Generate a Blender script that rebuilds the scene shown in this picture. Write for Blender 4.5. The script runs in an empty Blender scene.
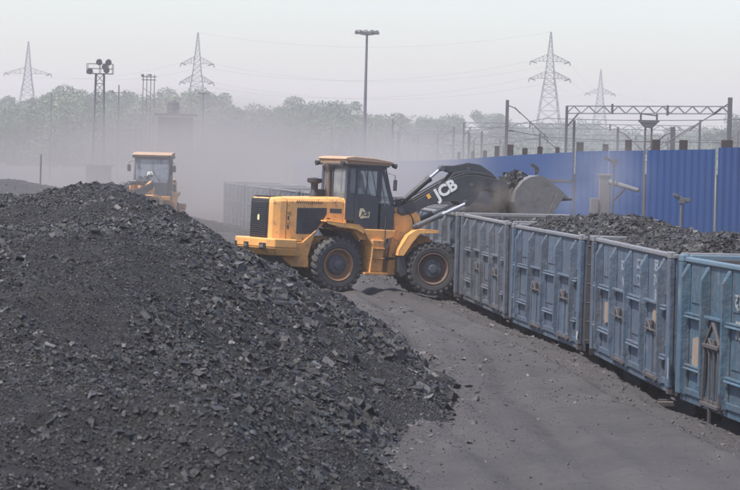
import bpy, bmesh, math, random
import numpy as np
from mathutils import Matrix, Vector, Euler

R = math.radians
random.seed(7)
rng = np.random.default_rng(11)
S = bpy.context.scene
COL = S.collection

# ------------------------------------------------------------------ camera
CAM_H = 3.65
cd = bpy.data.cameras.new('camera')
cam = bpy.data.objects.new('camera', cd); COL.objects.link(cam); S.camera = cam
cd.sensor_width = 36; cd.lens = 36 * 2870 / 740
cd.clip_start = 0.5; cd.clip_end = 6000
cam.matrix_world = Matrix.Translation((0, 0, CAM_H)) @ Matrix.Rotation(R(90 - 1.72), 4, 'X') @ Matrix.Rotation(R(1.5), 4, 'Z')
cd.dof.use_dof = True; cd.dof.focus_distance = 76; cd.dof.aperture_fstop = 7.0

# ------------------------------------------------------------------ world, sun, exposure
SUN_EL, SUN_AZ = 60, 239      # azimuth measured from +Y towards +X (sun behind-left of the camera)
w = bpy.data.worlds.new('World'); S.world = w; w.use_nodes = True
nt = w.node_tree; nt.nodes.clear()
sky = nt.nodes.new('ShaderNodeTexSky'); sky.sky_type = 'NISHITA'; sky.sun_disc = False
sky.sun_elevation = R(SUN_EL); sky.sun_rotation = R(SUN_AZ)
sky.air_density = 1.0; sky.dust_density = 1.8; sky.ozone_density = 1.0; sky.altitude = 20
bg = nt.nodes.new('ShaderNodeBackground'); bg.inputs['Strength'].default_value = 0.145
wo = nt.nodes.new('ShaderNodeOutputWorld')
tint = nt.nodes.new('ShaderNodeMix'); tint.data_type = 'RGBA'; tint.blend_type = 'MULTIPLY'; tint.inputs[0].default_value = 1; tint.inputs[7].default_value = (1.0, .965, .99, 1)   # pale haze-filtered sky
nt.links.new(sky.outputs[0], tint.inputs[6]); nt.links.new(tint.outputs[2], bg.inputs[0]); nt.links.new(bg.outputs[0], wo.inputs[0])
ld = bpy.data.lights.new('sun', 'SUN'); ld.energy = 3.7; ld.angle = R(1.2); ld.color = (1.0, 0.93, 0.84)
sun = bpy.data.objects.new('sun', ld); COL.objects.link(sun)
sd = Vector((math.cos(R(SUN_EL)) * math.sin(R(SUN_AZ)), math.cos(R(SUN_EL)) * math.cos(R(SUN_AZ)), math.sin(R(SUN_EL))))
sun.rotation_euler = sd.to_track_quat('Z', 'Y').to_euler(); sun.location = (0, 0, 60)
S.view_settings.view_transform = 'Standard'; S.view_settings.look = 'None'
S.view_settings.gamma = 1; S.view_settings.use_curve_mapping = False
S.view_settings.exposure = 0.76
S.render.engine = 'CYCLES'
S.cycles.use_denoising = True
S.cycles.max_bounces = 6; S.cycles.diffuse_bounces = 2; S.cycles.glossy_bounces = 2
S.cycles.transparent_max_bounces = 12; S.cycles.transmission_bounces = 3; S.cycles.volume_bounces = 4
S.cycles.volume_step_rate = 3.0; S.cycles.volume_max_steps = 96
S.cycles.use_adaptive_sampling = True; S.cycles.adaptive_threshold = 0.02

# ------------------------------------------------------------------ noise
def _hash(ix, iy, seed):
    h = (ix.astype(np.int64) * 374761393 + iy.astype(np.int64) * 668265263 + seed * 974634777) & 0xffffffff
    h = ((h ^ (h >> 13)) * 1274126177) & 0xffffffff
    return ((h ^ (h >> 16)) & 0xffff) / 65535.0
def vnoise(x, y, seed=0):
    x0 = np.floor(x); y0 = np.floor(y); fx = x - x0; fy = y - y0
    fx = fx * fx * (3 - 2 * fx); fy = fy * fy * (3 - 2 * fy)
    a = _hash(x0, y0, seed); b = _hash(x0 + 1, y0, seed); c = _hash(x0, y0 + 1, seed); d = _hash(x0 + 1, y0 + 1, seed)
    return (a * (1 - fx) + b * fx) * (1 - fy) + (c * (1 - fx) + d * fx) * fy - 0.5
def fbm(x, y, scale, octs=4, seed=0, gain=.5):
    t = 0; a = 1; f = 1 / scale
    for o in range(octs):
        t = t + a * vnoise(x * f + 17.3 * o, y * f - 9.1 * o, seed + o); a *= gain; f *= 2.03
    return t
def sst(e0, e1, x):
    t = np.clip((x - e0) / (e1 - e0), 0, 1); return t * t * (3 - 2 * t)

# ------------------------------------------------------------------ materials
def new_mat(name):
    m = bpy.data.materials.new(name); m.use_nodes = True
    return m, m.node_tree, m.node_tree.nodes['Principled BSDF']
def N(nt, t, **kw):
    n = nt.nodes.new(t)
    for k, v in kw.items(): setattr(n, k, v)
    return n
def noise(nt, scale, detail=4, rough=.55, coord='Object', stretch=None, vary=False):
    tc = N(nt, 'ShaderNodeTexCoord'); n = N(nt, 'ShaderNodeTexNoise')
    n.inputs['Scale'].default_value = scale; n.inputs['Detail'].default_value = detail; n.inputs['Roughness'].default_value = rough
    src = tc.outputs[coord]
    if coord == 'Object' and vary:
        oi = N(nt, 'ShaderNodeObjectInfo'); vm = N(nt, 'ShaderNodeVectorMath', operation='ADD'); ml = N(nt, 'ShaderNodeMath', operation='MULTIPLY'); ml.inputs[1].default_value = 60
        nt.links.new(oi.outputs['Random'], ml.inputs[0]); nt.links.new(src, vm.inputs[0]); nt.links.new(ml.outputs[0], vm.inputs[1]); src = vm.outputs[0]
    if stretch:
        mp = N(nt, 'ShaderNodeMapping'); mp.inputs['Scale'].default_value = stretch
        nt.links.new(src, mp.inputs[0]); src = mp.outputs[0]
    nt.links.new(src, n.inputs['Vector'])
    return n.outputs['Fac']
def ramp(nt, src, p0, p1, c0=(0, 0, 0), c1=(1, 1, 1)):
    r = N(nt, 'ShaderNodeValToRGB'); e = r.color_ramp.elements
    e[0].position = p0; e[1].position = p1; e[0].color = (*c0, 1); e[1].color = (*c1, 1)
    nt.links.new(src, r.inputs[0]); return r.outputs[0]
def mix(nt, fac, a, b, mode='MIX'):
    m = N(nt, 'ShaderNodeMix', data_type='RGBA', blend_type=mode)
    for s, v in ((m.inputs[0], fac), (m.inputs[6], a), (m.inputs[7], b)):
        if isinstance(v, (int, float)): s.default_value = v
        elif isinstance(v, tuple): s.default_value = (*v, 1)
        else: nt.links.new(v, s)
    return m.outputs[2]
def bump(nt, bsdf, src, strength, dist):
    b = N(nt, 'ShaderNodeBump'); b.inputs['Strength'].default_value = strength; b.inputs['Distance'].default_value = dist
    nt.links.new(src, b.inputs['Height']); nt.links.new(b.outputs[0], bsdf.inputs['Normal'])
def paint(name, base, dust=(.13, .12, .115), dusta=.45, rust=None, rusta=0.0, rough=.55, metal=0.0, streak=False, scale=2.2):
    m, nt, b = new_mat(name)
    n1 = noise(nt, scale, 6, .65, stretch=(1, 1, .25) if streak else None)
    c = mix(nt, ramp(nt, n1, .38, .72), base, tuple(x * .72 + d * .2 for x, d in zip(base, dust)))
    c = mix(nt, ramp(nt, noise(nt, scale * 3.1, 7, .7), .42, .78, (0, 0, 0), (dusta,) * 3), c, dust)
    if streak:
        c = mix(nt, ramp(nt, noise(nt, 2.6, 8, .75, stretch=(1.6, 1, .12), vary=True), .44, .66, (0, 0, 0), (.85,) * 3), c, (.050, .045, .045))
        c = mix(nt, ramp(nt, noise(nt, 1.3, 7, .7, stretch=(1, 1, .4), vary=True), .54, .70, (0, 0, 0), (.5,) * 3), c, (.085, .082, .085))
        c = mix(nt, ramp(nt, noise(nt, 3.7, 6, .7, stretch=(1.3, 1, .5), vary=True), .56, .74, (0, 0, 0), (.55,) * 3), c, (.20, .215, .23))
    if rust:
        c = mix(nt, ramp(nt, noise(nt, scale * 1.7 + .6, 8, .72, stretch=(1, 1, .3) if streak else None), .62 - rusta * .25, .74 - rusta * .1), c, rust)
    nt.links.new(c, b.inputs['Base Color']); b.inputs['Roughness'].default_value = rough; b.inputs['Metallic'].default_value = metal
    if streak: bump(nt, b, noise(nt, 1.6, 5, .6), .5, .12)
    else: bump(nt, b, noise(nt, 9, 4), .15, .02)
    return m
def glass_mat(name, tint, opac):
    m, nt, b = new_mat(name)
    b.inputs['Base Color'].default_value = (*tint, 1); b.inputs['Roughness'].default_value = .12
    tr = N(nt, 'ShaderNodeBsdfTransparent'); tr.inputs[0].default_value = (.86, .9, .9, 1)
    mx = N(nt, 'ShaderNodeMixShader')
    nt.links.new(ramp(nt, noise(nt, 2.5, 4), .3, .75, (opac * .6,) * 3, (min(1, opac * 1.5),) * 3), mx.inputs[0])
    nt.links.new(tr.outputs[0], mx.inputs[1]); nt.links.new(b.outputs[0], mx.inputs[2])
    nt.links.new(mx.outputs[0], nt.nodes['Material Output'].inputs[0]); return m

YEL = paint('machine_yellow', (.86, .42, .11), (.46, .30, .19), .65, (.12, .075, .045), .22, .42, scale=2.4)
RIMY = paint('rim_dull_yellow', (.36, .19, .085), (.14, .12, .10), .7, (.08, .06, .05), .3, .7, scale=5)
YELD = paint('worn_yellow', (.68, .32, .085), (.20, .15, .11), .7, (.07, .05, .045), .32, .6, scale=3.0)
BLK = paint('machine_black', (.032, .034, .040), (.10, .10, .10), .35, rough=.5)
BLKG = paint('grille_black', (.018, .018, .021), (.06, .06, .06), .3, rough=.6)
CABG = paint('cab_grey', (.040, .047, .062), (.10, .10, .10), .3, rough=.4)
TYRE = paint('tyre_rubber', (.045, .044, .045), (.12, .115, .11), .7, rough=.85, scale=5)
HUB = paint('hub_grey', (.07, .08, .10), (.12, .12, .12), .5, rough=.6)
RIMR = paint('rim_rusty', (.16, .095, .065), (.10, .09, .085), .7, (.05, .04, .04), .2, rough=.75, scale=6)
STEEL = paint('bucket_steel', (.19, .182, .172), (.12, .112, .105), .8, (.09, .075, .065), .2, rough=.4, metal=.3)
CHROME, _nt, _b = new_mat('chrome_rod'); _b.inputs['Base Color'].default_value = (.34, .37, .41, 1); _b.inputs['Roughness'].default_value = .5; _b.inputs['Metallic'].default_value = 0.0
RUSTP = paint('exhaust_rust', (.13, .105, .095), (.10, .09, .09), .5, rough=.7)
ROOFD = paint('roof_edge_brown', (.30, .185, .11), (.2, .16, .13), .6, (.1, .06, .05), .2, .6, scale=3)
ROOFM = paint('roof_tan', (.48, .32, .20), (.27, .20, .15), .7, (.16, .08, .05), .08, .6, scale=3)
WHITE, _nt, _b = new_mat('white_lettering'); _b.inputs['Base Color'].default_value = (.72, .72, .70, 1); _b.inputs['Roughness'].default_value = .6
STICK, _nt, _b = new_mat('sticker_yellow'); _b.inputs['Base Color'].default_value = (.72, .62, .36, 1)
ORNG, _nt, _b = new_mat('logo_orange'); _b.inputs['Base Color'].default_value = (.75, .42, .08, 1)
GLASS = glass_mat('dusty_glass', (.42, .44, .46), .20)
GLASS2 = glass_mat('dusty_glass_far', (.22, .25, .29), .42)
LAMPG, _nt, _b = new_mat('lamp_glass'); _b.inputs['Base Color'].default_value = (.5, .5, .48, 1); _b.inputs['Roughness'].default_value = .15
SKIN, _nt, _b = new_mat('skin'); _b.inputs['Base Color'].default_value = (.12, .06, .04, 1); _b.inputs['Roughness'].default_value = .6
SHIRT, _nt, _b = new_mat('white_shirt'); _b.inputs['Base Color'].default_value = (.62, .62, .62, 1); _b.inputs['Roughness'].default_value = .9
HAIR, _nt, _b = new_mat('black_hair'); _b.inputs['Base Color'].default_value = (.012, .011, .011, 1)
WAG = [paint('wagon_blue', (.030, .088, .140), (.10, .130, .165), .55, (.085, .066, .058), .13, .6, streak=True, scale=1.1),
       paint('wagon_faded_blue', (.048, .088, .142), (.11, .135, .16), .65, (.10, .078, .068), .2, .65, streak=True, scale=1.1),
       paint('wagon_grey_blue', (.070, .092, .126), (.12, .135, .15), .75, (.11, .085, .07), .3, .7, streak=True, scale=1.1)]
RAILM = [paint('wagon_rim_blue', (.085, .15, .20), (.17, .18, .185), .5, rough=.6), paint('wagon_rim_grey', (.12, .13, .15), (.27, .25, .24), .6, rough=.7),
         paint('wagon_rim_pale', (.15, .155, .165), (.30, .28, .26), .6, rough=.7)]
RUST = paint('rusty_steel', (.052, .045, .046), (.10, .10, .105), .6, (.09, .06, .05), .1, .8, scale=5)
UNDER = paint('underframe', (.03, .028, .028), (.06, .055, .05), .5, rough=.85)
PATCH = paint('ochre_patch', (.27, .195, .13), (.13, .14, .16), .9, rough=.8, scale=5)
INNER = paint('wagon_inside', (.22, .195, .17), (.12, .11, .10), .7, (.14, .09, .07), .3, .8)
ENDM = paint('wagon_end_grime', (.075, .075, .08), (.05, .045, .045), .7, (.10, .065, .05), .3, .85)
CHALK = paint('chalk', (.42, .43, .43), (.25, .26, .27), .7, scale=8)
FENCE = paint('fence_blue', (.008, .045, .160), (.028, .055, .125), .35, rough=.5, scale=.5)
POSTM = paint('post_brown', (.042, .033, .031), (.08, .07, .066), .5, rough=.85, scale=3)
GALV = paint('galvanised', (.20, .21, .22), (.14, .14, .14), .5, rough=.6)
GALVM = paint('mid_galvanised', (.085, .088, .095), (.12, .12, .12), .5, rough=.7)
GALVD = paint('dark_galvanised', (.085, .085, .09), (.12, .12, .12), .4, rough=.7)
CONC = paint('concrete', (.115, .103, .095), (.09, .082, .076), .7, rough=.9)
BARK = paint('bark', (.09, .075, .06), (.12, .11, .1), .5, rough=.95)
INSUL = paint('insulator_brown', (.06, .035, .03), rough=.3)

def coal_mat(name, lo, hi, per_island=True, gl=3.6):
    m, nt, b = new_mat(name)
    n = noise(nt, 1.1, 6, .6)
    c = mix(nt, ramp(nt, n, .35, .7), lo, hi)
    if per_island:
        g = N(nt, 'ShaderNodeNewGeometry')
        c2 = ramp(nt, g.outputs['Random Per Island'], .0, 1.0, tuple(x * .55 for x in lo), tuple(x * 1.5 for x in hi))
        e = [n_ for n_ in nt.nodes if n_.bl_idname == 'ShaderNodeValToRGB'][-1].color_ramp.elements
        k = e.new(.86); k.color = (*[x * 1.2 for x in hi], 1); e[-1].color = (*[x * gl for x in hi], 1)  # palest few lumps: gl paints coal glints into the base colour
        c = mix(nt, .72, c, c2)
    nt.links.new(c, b.inputs['Base Color'])
    b.inputs['Roughness'].default_value = .5
    rr = ramp(nt, noise(nt, 14, 3), .35, .65, (.36 if per_island else .75,) * 3, (.78 if per_island else .95,) * 3); nt.links.new(rr, b.inputs['Roughness'])
    bump(nt, b, noise(nt, 26, 6, .7), .6 if per_island else 1.0, .03 if per_island else .09)
    return m
COAL = coal_mat('coal', (.0075, .0075, .008), (.024, .0238, .0242), False)
COALL = coal_mat('coal_lumps', (.0075, .0075, .0079), (.0245, .0243, .0248), gl=6.0)

# ground: dusty brown-grey, coal-stained
GROUND, nt, b = new_mat('yard_ground')
c = mix(nt, ramp(nt, noise(nt, .35, 8, .62), .36, .66), (.039, .0375, .038), (.066, .062, .062))
c = mix(nt, ramp(nt, noise(nt, .22, 7, .65, stretch=(3.2, .35, 1)), .42, .62, (0, 0, 0), (.85,) * 3), c, (.040, .037, .038))
c = mix(nt, ramp(nt, noise(nt, 6, 8, .75), .55, .75, (0, 0, 0), (.7,) * 3), c, (.045, .042, .043))
c = mix(nt, ramp(nt, noise(nt, 19, 5, .7), .60, .72, (0, 0, 0), (.5,) * 3), c, (.13, .12, .118))
nt.links.new(c, b.inputs['Base Color']); b.inputs['Roughness'].default_value = .95
bump(nt, b, noise(nt, 11, 8, .7), .7, .05)

# ------------------------------------------------------------------ mesh builder
class MB:
    def __init__(s, xf=None): s.v = []; s.f = []; s.xf = xf or Matrix.Identity(4)
    def add(s, vs, fs, m=None):
        o = len(s.v); x = s.xf @ m if m is not None else s.xf
        s.v += [tuple(x @ Vector(p)) for p in vs]; s.f += [tuple(i + o for i in f) for f in fs]; return s
    def box(s, c, d, rot=None, taper=1.0):
        hx, hy, hz = d[0] / 2, d[1] / 2, d[2] / 2
        vs = [(-hx, -hy, -hz), (hx, -hy, -hz), (hx, hy, -hz), (-hx, hy, -hz), (-hx * taper, -hy * taper, hz), (hx * taper, -hy * taper, hz), (hx * taper, hy * taper, hz), (-hx * taper, hy * taper, hz)]
        m = Matrix.Translation(c) @ (Euler(rot).to_matrix().to_4x4() if rot else Matrix.Identity(4))
        return s.add(vs, [(3, 2, 1, 0), (4, 5, 6, 7), (0, 1, 5, 4), (1, 2, 6, 5), (2, 3, 7, 6), (3, 0, 4, 7)], m)
    def prism(s, poly, y0, y1, m=None):          # polygon in x-z, extruded along y
        n = len(poly)
        a = sum(poly[i][0] * poly[(i + 1) % n][1] - poly[(i + 1) % n][0] * poly[i][1] for i in range(n))
        if a < 0: poly = poly[::-1]
        if y0 > y1: y0, y1 = y1, y0
        vs = [(p[0], y0, p[1]) for p in poly] + [(p[0], y1, p[1]) for p in poly]
        return s.add(vs, [tuple(range(n)), tuple(range(2 * n - 1, n - 1, -1))] + [(i + n, (i + 1) % n + n, (i + 1) % n, i) for i in range(n)], m)
    def tube(s, p0, p1, r0, r1=None, n=10):
        r1 = r0 if r1 is None else r1
        p0 = Vector(p0); p1 = Vector(p1); d = p1 - p0
        if d.length < 1e-6: return s
        q = d.to_track_quat('Z', 'Y').to_matrix()
        vs = []
        for P, r in ((p0, r0), (p1, r1)):
            for i in range(n):
                a = 2 * math.pi * i / n; vs.append(tuple(P + q @ Vector((r * math.cos(a), r * math.sin(a), 0))))
        return s.add(vs, [tuple(range(n - 1, -1, -1)), tuple(range(n, 2 * n))] + [(i, (i + 1) % n, (i + 1) % n + n, i + n) for i in range(n)])
    def path(s, pts, r, n=6):
        for a, b in zip(pts[:-1], pts[1:]): s.tube(a, b, r, r, n)
        return s
    def bar(s, p0, p1, w_, h_=None):
        h_ = h_ or w_; p0 = Vector(p0); p1 = Vector(p1); d = p1 - p0
        q = d.to_track_quat('X', 'Z').to_matrix().to_4x4()
        m = Matrix.Translation((p0 + p1) / 2) @ q
        hx, hy, hz = d.length / 2, w_ / 2, h_ / 2
        vs = [(x, y, z) for z in (-hz, hz) for x, y in ((-hx, -hy), (hx, -hy), (hx, hy), (-hx, hy))]
        return s.add(vs, [(3, 2, 1, 0), (4, 5, 6, 7), (0, 1, 5, 4), (1, 2, 6, 5), (2, 3, 7, 6), (3, 0, 4, 7)], m)
    def lathe(s, prof, c=(0, 0, 0), axis='Y', n=32):   # prof: (radius, offset along axis)
        vs = []; k = len(prof)
        for i in range(n):
            a = 2 * math.pi * i / n
            for r, t in prof:
                x, z = r * math.cos(a), r * math.sin(a)
                vs.append({'Y': (x, t, z), 'Z': (x, z, t), 'X': (t, x, z)}[axis])
        fs = []
        for i in range(n):
            for j in range(k - 1):
                a, b2 = i * k + j, ((i + 1) % n) * k + j
                fs.append((a, a + 1, b2 + 1, b2) if axis != 'Z' else (a, b2, b2 + 1, a + 1))
        return s.add(vs, fs, Matrix.Translation(c))
    def build(s, name, mat, parent=None, bevel=0, smooth=False, seg=2):
        me = bpy.data.meshes.new(name); me.from_pydata(s.v, [], s.f); me.materials.append(mat)
        bm = bmesh.new(); bm.from_mesh(me); bmesh.ops.recalc_face_normals(bm, faces=bm.faces); bm.to_mesh(me); bm.free()
        if smooth:
            me.polygons.foreach_set('use_smooth', [True] * len(me.polygons)); 
            try: me.set_sharp_from_angle(angle=R(38))
            except Exception: pass
        o = bpy.data.objects.new(name, me); COL.objects.link(o)
        if parent: o.parent = parent
        if bevel:
            b = o.modifiers.new('bevel', 'BEVEL'); b.width = bevel; b.segments = seg; b.limit_method = 'ANGLE'; b.angle_limit = R(35)
        return o
def tag(o, label=None, cat=None, group=None, kind=None):
    if label: o['label'] = label
    if cat: o['category'] = cat
    if group: o['group'] = group
    if kind: o['kind'] = kind
    return o
def empty(name, loc=(0, 0, 0), rz=0, **kw):
    o = bpy.data.objects.new(name, None); COL.objects.link(o); o.location = loc; o.rotation_euler = (0, 0, rz)
    o.empty_display_size = .2
    return tag(o, **kw)
def copy_tree(o, parent=None):
    c = o.copy(); COL.objects.link(c)
    if parent: c.parent = parent
    for ch in list(o.children): copy_tree(ch, c)
    return c
def np_mesh(name, V, F, mat, parent=None, smooth=False):
    me = bpy.data.meshes.new(name); k = F.shape[1]
    me.vertices.add(len(V)); me.vertices.foreach_set('co', V.astype(np.float32).ravel())
    me.loops.add(F.size); me.loops.foreach_set('vertex_index', F.astype(np.int32).ravel())
    me.polygons.add(len(F)); me.polygons.foreach_set('loop_start', np.arange(0, F.size, k, dtype=np.int32))
    me.polygons.foreach_set('use_smooth', np.full(len(F), smooth))
    me.update(calc_edges=True); me.materials.append(mat)
    o = bpy.data.objects.new(name, me); COL.objects.link(o)
    if parent: o.parent = parent
    return o
def text_mesh(name, body, size, mat, parent, m, offset=0.0, extrude=.006, shear=0.0, sub=None):
    c = bpy.data.curves.new(name, 'FONT'); c.body = body; c.size = size; c.extrude = extrude; c.offset = offset; c.shear = shear
    c.align_x = 'CENTER'; c.align_y = 'CENTER'; c.resolution_u = 3
    t = bpy.data.objects.new('tmp_text', c); COL.objects.link(t)
    me = bpy.data.meshes.new_from_object(t, depsgraph=bpy.context.evaluated_depsgraph_get())
    bpy.data.objects.remove(t); me.transform(m); me.materials.clear(); me.materials.append(mat)
    o = bpy.data.objects.new(name, me); COL.objects.link(o); o.parent = parent; return o

def tri_cubes():
    q = np.array([(-1, -1, -1), (1, -1, -1), (1, 1, -1), (-1, 1, -1), (-1, -1, 1), (1, -1, 1), (1, 1, 1), (-1, 1, 1)], float)
    f = np.array([(3, 2, 1, 0), (4, 5, 6, 7), (0, 1, 5, 4), (1, 2, 6, 5), (2, 3, 7, 6), (3, 0, 4, 7)])
    return q, f
def lumps(name, P, Nn, size, mat, parent=None, flat=.5):
    """angular broken lumps: jittered blocks turned at random, lying roughly along the surface normal"""
    n = len(P); q, f = tri_cubes()
    V = np.repeat(q[None], n, 0) + rng.uniform(-.42, .42, (n, 8, 3))
    V *= np.stack([rng.uniform(.7, 1.25, n), rng.uniform(.5, .95, n), rng.uniform(.25, .75, n) * flat * 1.8], 1)[:, None, :] * .35
    a = rng.uniform(0, 2 * np.pi, n); tx = rng.normal(0, .42, n); ty = rng.normal(0, .42, n)
    nz = Nn + np.stack([tx, ty, np.zeros(n)], 1); nz /= np.linalg.norm(nz, axis=1)[:, None]
    h = np.stack([np.cos(a), np.sin(a), np.zeros(n)], 1)
    xx = h - nz * (h * nz).sum(1)[:, None]; xx /= np.linalg.norm(xx, axis=1)[:, None]
    yy = np.cross(nz, xx)
    M = np.stack([xx, yy, nz], 2)
    V = np.einsum('nij,nkj->nki', M, V * size[:, None, None]) + P[:, None, :]
    F = (f[None] + (np.arange(n) * 8)[:, None, None]).reshape(-1, 4)
    return np_mesh(name, V.reshape(-1, 3), F, mat, parent)

# ------------------------------------------------------------------ the train's line (left side of the wagons)
HEAD = [6.5, 3.3, 5.6, 4.6, 6.0, 7.0, 8.0, 8.4, 8.6, 8.7, 8.8]
J = [Vector((5.02, 46.5))]
PITCH = 10.7
J.insert(0, J[0] - PITCH * Vector((-math.sin(R(6.5)), math.cos(R(6.5)))))
for a in HEAD[1:]:
    J.append(J[-1] + PITCH * Vector((-math.sin(R(a)), math.cos(R(a)))))
jy = np.array([p.y for p in [J[0] - 6 * (J[1] - J[0])] + J + [J[-1] + 30 * (J[-1] - J[-2])]])
jx = np.array([p.x for p in [J[0] - 6 * (J[1] - J[0])] + J + [J[-1] + 30 * (J[-1] - J[-2])]])
def train_x(y): return np.interp(y, jy, jx)
RAIL_Z = -0.93

# ------------------------------------------------------------------ ground
def ground_h(x, y):
    x = np.asarray(x, float); y = np.asarray(y, float)
    near = np.exp(-((np.maximum(y - 90, 0)) / 60) ** 2)
    h = .05 * fbm(x, y, 5, 3, 3) * near + .05 * fbm(x * 2.2, y * .45, 1.3, 4, 5) * near
    h += .034 * fbm(x, y, .24, 3, 9) * np.exp(-(np.maximum(y - 75, 0) / 30) ** 2)
    # wheel ruts sweeping towards the wagons
    for off, amp in ((-1.9, .075), (-3.7, .07), (-3.0, .05), (-.9, .04)):
        d = x - (train_x(y) + off + 1.1 * np.sin(y * .07 + off)); h -= amp * np.exp(-(d / .22) ** 2) * near * sst(20, 30, y)
        h += .5 * amp * np.exp(-((np.abs(d) - .42) / .16) ** 2) * near
        h += .016 * np.clip(2 * np.sin(2 * np.pi * (y + 1.2 * np.abs(d)) / .46), -1, 1) * np.exp(-(d / .24) ** 4) * sst(75, 60, y) * sst(-.25, .25, fbm(x, y, 4, 2, 15))
    d = train_x(y) - x                                   # distance left of the wagon side
    edge = .1 * fbm(x, y, 1.1, 3, 21)
    t = sst(1.6, .35, d + edge) * (y < 175)
    h = h - .20 * t
    cut = sst(.12, -.25, d + edge) * sst(-5.2, -4.4, d) * (y < 172)
    h = h * (1 - cut) + cut * (RAIL_Z - .25)
    h -= .04 * sst(-1, 2.5, x) * sst(72, 78, y) * sst(92, 84, y)
    return h
def grade(segs):
    out = []
    for a, b_, st in segs: out += list(np.arange(a, b_, st))
    return np.array(sorted(set(np.round(out + [segs[-1][1]], 4))))
gx = grade([(-1400, -200, 150), (-200, -40, 16), (-40, -14, 2), (-14, -6, .25), (-6, 9, .07), (9, 14, .5), (14, 40, 3), (40, 200, 16), (200, 1400, 150)])
gy = grade([(-300, 0, 60), (0, 24, 3), (24, 55, .10), (55, 90, .16), (90, 140, .5), (140, 250, 3), (250, 500, 12), (500, 1900, 100)])
GX, GY = np.meshgrid(gx, gy); GZ = ground_h(GX, GY)
ni, nj = GX.shape; idx = np.arange(ni * nj).reshape(ni, nj)
F = np.stack([idx[:-1, :-1], idx[:-1, 1:], idx[1:, 1:], idx[1:, :-1]], -1).reshape(-1, 4)
ground = np_mesh('ground', np.stack([GX, GY, GZ], -1).reshape(-1, 3), F, GROUND, smooth=True)
tag(ground, 'dusty coal-stained bare earth of the loading yard with wheel ruts', 'ground', kind='structure')

# ------------------------------------------------------------------ coal piles
toe_y = np.array([10, 20, 28, 31.5, 35, 40, 44, 50, 58, 68, 77, 83, 88, 92])
toe_x = np.array([1.9, 1.3, .15, -.15, .35, 1.0, 1.38, 1.25, .55, -.6, -1.75, -3.2, -5.6, -9.5])
def pile_h(x, y):
    wob = .45 * fbm(x, y, 3.2, 3, 41)
    d = (np.interp(y, toe_y, toe_x) - x) * .93 + wob
    right = .56 * d
    far = .60 * (86.5 - y) + .5 * wob
    front = 1.05 + .115 * (y - 27) + .30 * fbm(x, y, 4, 3, 43)
    crest = 2.22 + .66 * np.exp(-((x + 5.6) / 1.9) ** 2) * sst(52, 63, y) + .22 * np.exp(-((y - 42.5) / 4.5) ** 2) * sst(-2.5, -4.5, x) + .22 * fbm(x, y, 6, 3, 45)
    k = 6.0
    h = -np.log(np.exp(-k * right) + np.exp(-k * far) + np.exp(-k * front) + np.exp(-k * crest)) / k
    # nearer low hump at the foot of the frame
    h2 = np.minimum(1.26 - .30 * np.abs(y - 26.2) ** 1.25 * .5, .62 * (.62 - x + .3 * fbm(x, y, 1.6, 3, 47))) + .1 * fbm(x, y, 2, 3, 48)
    h2 = np.where((y > 14) & (y < 33), h2, -1)
    h = np.maximum(h, h2)
    h = h + (.30 * fbm(x, y * .8, 1.7, 4, 51, .55) + .10 * fbm(x, y, .33, 4, 53, .65)) * sst(-.05, .5, h)
    return h
def pile_mesh(name, hf, xs, ys, mat):
    X, Y = np.meshgrid(xs, ys); H = hf(X, Y); g = ground_h(X, Y)
    keep = H > g - .12
    Z = np.where(keep, H, g - .2)
    ni, nj = X.shape; idx = np.arange(ni * nj).reshape(ni, nj)
    F = np.stack([idx[:-1, :-1], idx[:-1, 1:], idx[1:, 1:], idx[1:, :-1]], -1).reshape(-1, 4)
    F = F[keep.ravel()[F].any(1)]
    used = np.unique(F); rem = np.full(ni * nj, -1); rem[used] = np.arange(len(used))
    V = np.stack([X, Y, Z], -1).reshape(-1, 3)[used]
    return np_mesh(name, V, rem[F], mat, smooth=True)
def surf_pts(hf, n, x0, x1, y0, y1, sfun, power=2.0):
    u = rng.random(n); k = 1 - power
    y = (y0 ** k + u * (y1 ** k - y0 ** k)) ** (1 / k); x = rng.uniform(x0, x1, n)
    e = .08
    h = hf(x, y); nx = -(hf(x + e, y) - h) / e; ny = -(hf(x, y + e) - h) / e
    nn = np.stack([nx, ny, np.ones(n)], 1); nn /= np.linalg.norm(nn, axis=1)[:, None]
    s = sfun(x, y, h); ok = (h > ground_h(x, y) - .02) & (s > 1e-3) & (np.abs(x) < y * .15 + 1.5)
    return np.stack([x, y, h + s * .05], 1)[ok], nn[ok], s[ok]
mp = pile_mesh('coal_pile', pile_h, grade([(-18, -9, .12), (-9, 2.2, .06)]), grade([(16, 24, .2), (24, 60, .075), (60, 92, .13)]), COAL)
tag(mp, 'big black coal pile filling the left foreground below the far loader', 'coal pile', 'coal piles')
def s_main(x, y, h):
    u = rng.random(len(x))
    coarse = sst(2.4, .2, h) * sst(34, 46, y) + .35 * (fbm(x, y, 2.5, 2, 61) > .12)
    smin = .021 * np.maximum(y / 34, .75)
    fines = fbm(x * 1.3, y * .55, 2.4, 3, 63) + .5 * fbm(x, y, .7, 2, 64)
    drop = (fines > .20) & (rng.random(len(x)) < .30)
    u = np.where(fines > .20, .22 + .78 * u, u)
    u = np.where((fines < -.22) & (rng.random(len(x)) < .3), u * .12, u)
    u = np.where(drop, 1e9, u)
    return np.clip(smin * (u + .001) ** (-1 / (3.1 - .9 * np.clip(coarse, 0, 1))), 0, .19 + .12 * np.clip(coarse, 0, 1))
P, Nn, s = surf_pts(pile_h, 900000, -13, 2.2, 20, 90, s_main, 2.1)
o = lumps('coal_lumps', P, Nn, s, COALL, mp); tag(o, kind='stuff')

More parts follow.
